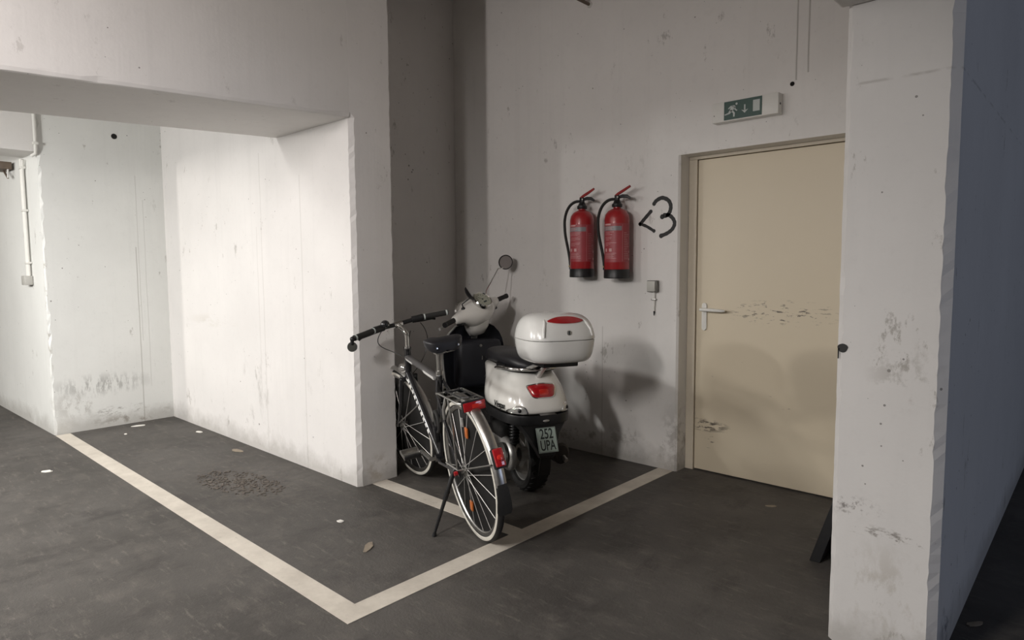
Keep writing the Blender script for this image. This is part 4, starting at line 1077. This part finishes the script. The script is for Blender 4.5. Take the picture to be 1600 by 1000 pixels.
MB(ST).lathe([(0, .0045), (.0475, .0045), (.0475, .0056), (0, .0058)], mc, nrm, 36).build('mirror_glass', mat('clouded_mirror', (.27, .245, .235), .4, .1), mh)
b1 = SS0 + Vector((.006, .135, .048))
MB(ST).lathe([(0, 0), (.020, 0), (.016, .012), (.009, .022), (0, .024)], b1, (0, .2, 1), 14).build('mirror_boot', M['black'], sco)
mc2 = SS0 + Vector((-.045, .095, .150))
MB(ST).tube([b1 + Vector((0, 0, .018)), b1 + Vector((-.002, .004, .045)), mc2 + Vector((.01, 0, -.03))], .0045, 8).build('mirror_stem', M['black'], sco)
nrm2 = world_dir((.50, .52, .50))
mh2 = MB(ST).lathe([(0, -.022), (.026, -.019), (.050, -.008), (.0565, .002), (.055, .006), (.051, .004), (0, .004)], mc2, nrm2, 36).build('mirror', M['black'], sco)
MB(ST).lathe([(0, .0045), (.0505, .0045), (.0505, .0055), (0, .0058)], mc2, nrm2, 36).build('mirror_glass', M['glassmir'], mh2)
# grab rail and carrier
gr_ = MB()
pts = []
for k in range(25):
    a = PI / 2 + PI * k / 24; pts.append((-.06 + .165 * math.cos(a), .165 * math.sin(a), .745 - .004 * math.sin(a)))
pts = [(.12, .150, .715), (.06, .162, .728)] + pts + [(.06, -.162, .728), (.12, -.150, .715)]
gr_.tube(pts, .0085, 10)
gr_.build('grab_rail', M['chrome'], sco)
bs = MB(); bs.loft([sup(.02, .20, .19, .158, z, 2.4, 2.4) for z in (.722, .745)]); bs.build('seat_plinth', M['black'], sco, smooth=50)
cr_ = MB(); cr_.tube([(-.150, 0, .685), (-.17, 0, .70), (-.23, 0, .745), (-.30, 0, .790)], [.020, .016, .014, .014], 12)
cr_.tube([(-.15, .06, .74), (-.30, .05, .788)], .010, 8); cr_.tube([(-.15, -.06, .74), (-.30, -.05, .788)], .010, 8)
cr_.build('carrier_arm', M['alu'], sco)
MB().lathe([(0, 0), (.036, 0), (.034, .010), (.022, .018), (0, .02)], (-.142, 0, .683), (-.9, 0, .35), 20).build('carrier_mount', M['white'], sco)
MB().box((-.46, -.10, .788), (-.20, .10, .812), .006).build('carrier_plate', M['black'], sco)
# top case
tcx = -.375
def case_ring(z, af, ar, hw, n_=3.2, cnt=44): return sup(tcx, af, ar, hw, z, n_, n_, cnt)
tb = MB(); tb.loft([case_ring(.813, .12, .12, .13), case_ring(.816, .145, .145, .155), case_ring(.832, .162, .165, .176), case_ring(.87, .172, .178, .188), case_ring(.925, .176, .183, .193), case_ring(.9335, .178, .186, .196), case_ring(.9340, .170, .178, .188)])
tcase = tb.build('top_case', M['case'], sco, sub=1, smooth=60)
tl_ = MB(); tl_.loft([case_ring(.9345, .170, .178, .188), case_ring(.935, .178, .186, .196), case_ring(.944, .177, .185, .195), case_ring(.985, .170, .176, .190), case_ring(1.02, .158, .158, .180, 2.9), case_ring(1.046, .138, .128, .162, 2.7), case_ring(1.062, .105, .090, .130, 2.5), case_ring(1.068, .05, .045, .07, 2.3)])
lid = tl_.build('case_lid', M['case'], tcase, sub=1, smooth=60)
def lidx(z):
    pts_ = ((.944, .185), (.985, .176), (1.02, .158), (1.046, .128), (1.062, .090), (1.068, .045))
    for (z0_, q0), (z1_, q1) in zip(pts_, pts_[1:]):
        if z0_ <= z <= z1_: return q0 + (q1 - q0) * (z - z0_) / (z1_ - z0_)
    return .045
rp = MB(); rings = []
for i in range(15):
    y = -.098 + .196 * i / 14; e = 1 - (abs(y) / .100) ** 2.6; zt = 1.0325 + .019 * e; zb_ = 1.030 - .008 * e
    hwz = .17
    def xx(z, y=y): 
        q = lidx(z); return tcx - q * max(0, 1 - (abs(y) / (.196 - .9 * max(0, z - .985))) ** 3.0) ** (1 / 3.0)
    rings.append([(xx(zb_) - .003, y, zb_), (xx((zb_ + zt) / 2) - .006, y, (zb_ + zt) / 2), (xx(zt) - .003, y, zt + .003), (xx(zt) + .02, y, zt - .004), (xx(zb_) + .02, y, zb_ - .0)])
rp.loft(rings); rp.build('case_reflector', M['redlens'], lid, smooth=50)
# raised shoulder ribs of the lid
for s in (-1, 1):
    b = MB(); b.tube([(tcx - .170, s * .135, .955), (tcx - .160, s * .130, .990), (tcx - .136, s * .116, 1.022), (tcx - .095, s * .100, 1.044), (tcx - .02, s * .088, 1.054)], [.005, .007, .008, .007, .003], 10)
    b.build('lid_rib', M['case'], lid, smooth=60)
lk = MB().lathe([(0, 0), (.0125, 0), (.0125, .003), (.0095, .005), (0, .005)], (tcx - .178, 0.0, .975), (-1, 0, .12), 20).build('case_lock', M['steel'], tcase)
MB().box((tcx - .1845, -.003, .966), (tcx - .182, .003, .984), .0005).build('key_slot', M['ink'], lk)
# number plate holder, plate
ph = MB()
ph.loft([[(-.12, -.155, .445), (-.12, .155, .445), (-.235, .135, .445), (-.235, -.135, .445)], [(-.19, -.105, .385), (-.19, .105, .385), (-.250, .092, .385), (-.250, -.092, .385)], [(-.245, -.062, .30), (-.245, .062, .30), (-.288, .058, .305), (-.288, -.058, .305)], [(-.262, -.045, .258), (-.262, .045, .258), (-.285, .040, .262), (-.285, -.040, .262)]])
pho = ph.build('plate_holder', M['black'], sco, bevel=.004)
pn = Vector((-.93, 0, .36)).normalized(); py = Vector((0, -1, 0)); pu = pn.cross(py).normalized()
if pu.z < 0: pu = -pu
pc = Vector((-.284, 0, .362)); PM = Matrix((py, pu, pn)).transposed()
plo = MB().obox(pc, (.116, .136, .003), PM, .001).build('number_plate', M['plate'], sco, smooth=0)
PT = axes(py, pu, pn, pc + pn * .0018)
bo = MB()
for (a, b_, c_, d) in ((-.055, .055, .0635, .065), (-.055, .055, -.065, -.0635), (-.055, -.0537, -.065, .065), (.0537, .055, -.065, .065)):
    t4 = MB(PT); t4.box((a, c_, 0), (b_, d, .0006)); bmesh.ops.transform(t4.bm, matrix=PT, verts=t4.bm.verts[:])
    me = bpy.data.meshes.new('x'); t4.bm.to_mesh(me); t4.bm.free(); bo.bm.from_mesh(me); bpy.data.meshes.remove(me)
bo.build('plate_border', M['ink'], plo, smooth=0)
MB().text('252', .078, PT @ Matrix.Translation((0, .031, 0)), .0006, .68).build('plate_digits', M['ink'], plo, smooth=0)
MB().text('UPA', .078, PT @ Matrix.Translation((0, -.032, 0)), .0006, .62).build('plate_letters', M['ink'], plo, smooth=0)
# rear wheel, engine, muffler, mudguard, stand
RW = Vector((0, 0, .212))
tyr = MB(); prof = [(.150, -.035), (.156, -.055), (.175, -.063), (.195, -.058), (.2065, -.040), (.212, -.018), (.212, .018), (.2065, .040), (.195, .058), (.175, .063), (.156, .055), (.150, .035), (.150, -.035)]
tyr.lathe(prof, RW, (0, 1, 0), 60)
tdo = tyr
for k in range(30):
    for s in (-1, 1):
        a = 2 * PI * (k + .25 * s) / 30; q = .2085; rv_ = Vector((math.cos(a), 0, math.sin(a))); tv_ = Vector((-rv_.z, 0, rv_.x))
        ax_ = (Vector((0, 1, 0)) + tv_ * s * .5).normalized(); t2 = rv_.cross(ax_)
        tdo.obox(RW + rv_ * (q - .003) + Vector((0, s * .034, 0)), (.008, .034, .018), Matrix((rv_, ax_, t2)).transposed(), .0015)
rwo = tyr.build('rear_wheel', M['rubber'], sco)
MB().lathe([(.151, .040), (.151, -.040), (.143, -.040), (.138, -.022), (.138, .022), (.143, .040), (.151, .040)], RW, (0, 1, 0), 48).build('rear_rim', M['alu'], rwo)
MB().lathe([(0, -.03), (.04, -.03), (.045, .0), (.04, .05), (0, .05)], RW, (0, 1, 0), 24).build('rear_hub', M['steel'], rwo)
for k in range(5):
    a = 2 * PI * k / 5 + .4
    MB().tube([RW + Vector((.035 * math.cos(a), .0, .035 * math.sin(a))), RW + Vector((.140 * math.cos(a), .005, .140 * math.sin(a)))], [.016, .012], 8, flat=1.0).build('rim_spoke', M['alu'], rwo)
en = MB(); en.loft([[(x, .080, z) for x, z in ((-.095, .185), (-.070, .140), (.0, .115), (.35, .150), (.43, .20), (.43, .27), (.35, .305), (.05, .325), (-.060, .295), (-.098, .240))],
                    [(x, .125, z) for x, z in ((-.105, .185), (-.075, .135), (.0, .110), (.35, .145), (.44, .20), (.44, .27), (.35, .312), (.05, .335), (-.065, .302), (-.108, .240))],
                    [(x, .150, z) for x, z in ((-.090, .190), (-.065, .150), (.0, .128), (.34, .158), (.42, .20), (.42, .265), (.34, .298), (.05, .318), (-.055, .288), (-.092, .236))]])
eng = en.build('engine_casing', M['alu'], sco, sub=1, smooth=50)
MB().lathe([(0, 0), (.072, 0), (.072, .012), (.050, .018), (.046, .010), (.020, .010), (.016, .018), (0, .018)], (.0, .148, .222), (0, 1, 0), 24).build('clutch_cover', M['steel'], eng)
for k in range(6):
    a = 2 * PI * k / 6; MB().lathe([(0, 0), (.006, 0), (.006, .006), (0, .006)], (.0 + .065 * math.cos(a), .150, .215 + .065 * math.sin(a)), (0, 1, 0), 8).build('casing_bolt', M['steel'], eng)
MB().box((.04, .075, .30), (.26, .150, .375), .02).build('air_box', M['rubber'], sco, smooth=50)
MB().tube([(-.03, .100, .27), (-.045, .10, .30), (-.05, .095, .42)], [.014, .022, .020], 14).build('rear_shock', M['black'], sco)
hp = []
for k in range(81):
    a = k / 80 * 2 * PI * 7; hp.append((-.045 + .027 * math.cos(a), .098 + .027 * math.sin(a), .29 + .12 * k / 80))
MB().tube(hp, .004, 6).build('shock_spring', M['black'], sco)
ig = MB(); ig.loft([[( .0 + q * math.cos(R(a)), y, .212 + q * math.sin(R(a))) for a in (30, 60, 90, 120, 150, 170)] + [(.0 + (q + .006) * math.cos(R(a)), y, .212 + (q + .006) * math.sin(R(a))) for a in (170, 150, 120, 90, 60, 30)] for y, q in ((-.075, .225), (0, .235), (.075, .225))])
ig.build('inner_mudguard', M['black'], sco, smooth=50)
mu = MB(); mu.tube([(-.16, -.150, .235), (-.150, -.150, .235), (.10, -.150, .225), (.16, -.145, .22)], [.040, .052, .052, .035], 18, flat=1.2); mu.tube([(.16, -.145, .22), (.30, -.12, .17), (.36, -.06, .20)], .015, 10)
muo = mu.build('muffler', mat('rusty_black_steel', (.045, .038, .034), .55, .4, noise=.4), sco)
MB().tube([(-.155, -.160, .215), (-.185, -.165, .200)], .014, 12).build('tail_pipe', M['steel'], muo)
sd = MB()
for s in (-1, 1): sd.tube([(.22, s * .05, .13), (.20, s * .10, .06), (.165, s * .14, .012)], .011, 8)
sd.tube([(.22, -.06, .13), (.22, .06, .13)], .012, 8); sd.build('centre_stand', M['black'], sco)
MB().box((.20, -.10, .16), (.42, .078, .42), .03).build('engine_block', M['rubber'], sco, smooth=50)
MB().lathe([(0, 0), (.018, 0), (.018, .006), (0, .006)], (.33, .10, .36), (0, 1, 0), 14).build('oil_cap', M['black'], sco)
mg = MB(); mg.loft([[(-.262, y, .27) for y in (-.03, .03)] + [(-.268, y, .27) for y in (.03, -.03)], [(-.25, y, .20) for y in (-.035, .035)] + [(-.256, y, .20) for y in (.035, -.035)], [(-.235, y, .15) for y in (-.035, .035)] + [(-.241, y, .15) for y in (.035, -.035)]])
mg.build('lower_mudflap', M['rubber'], sco, smooth=0)
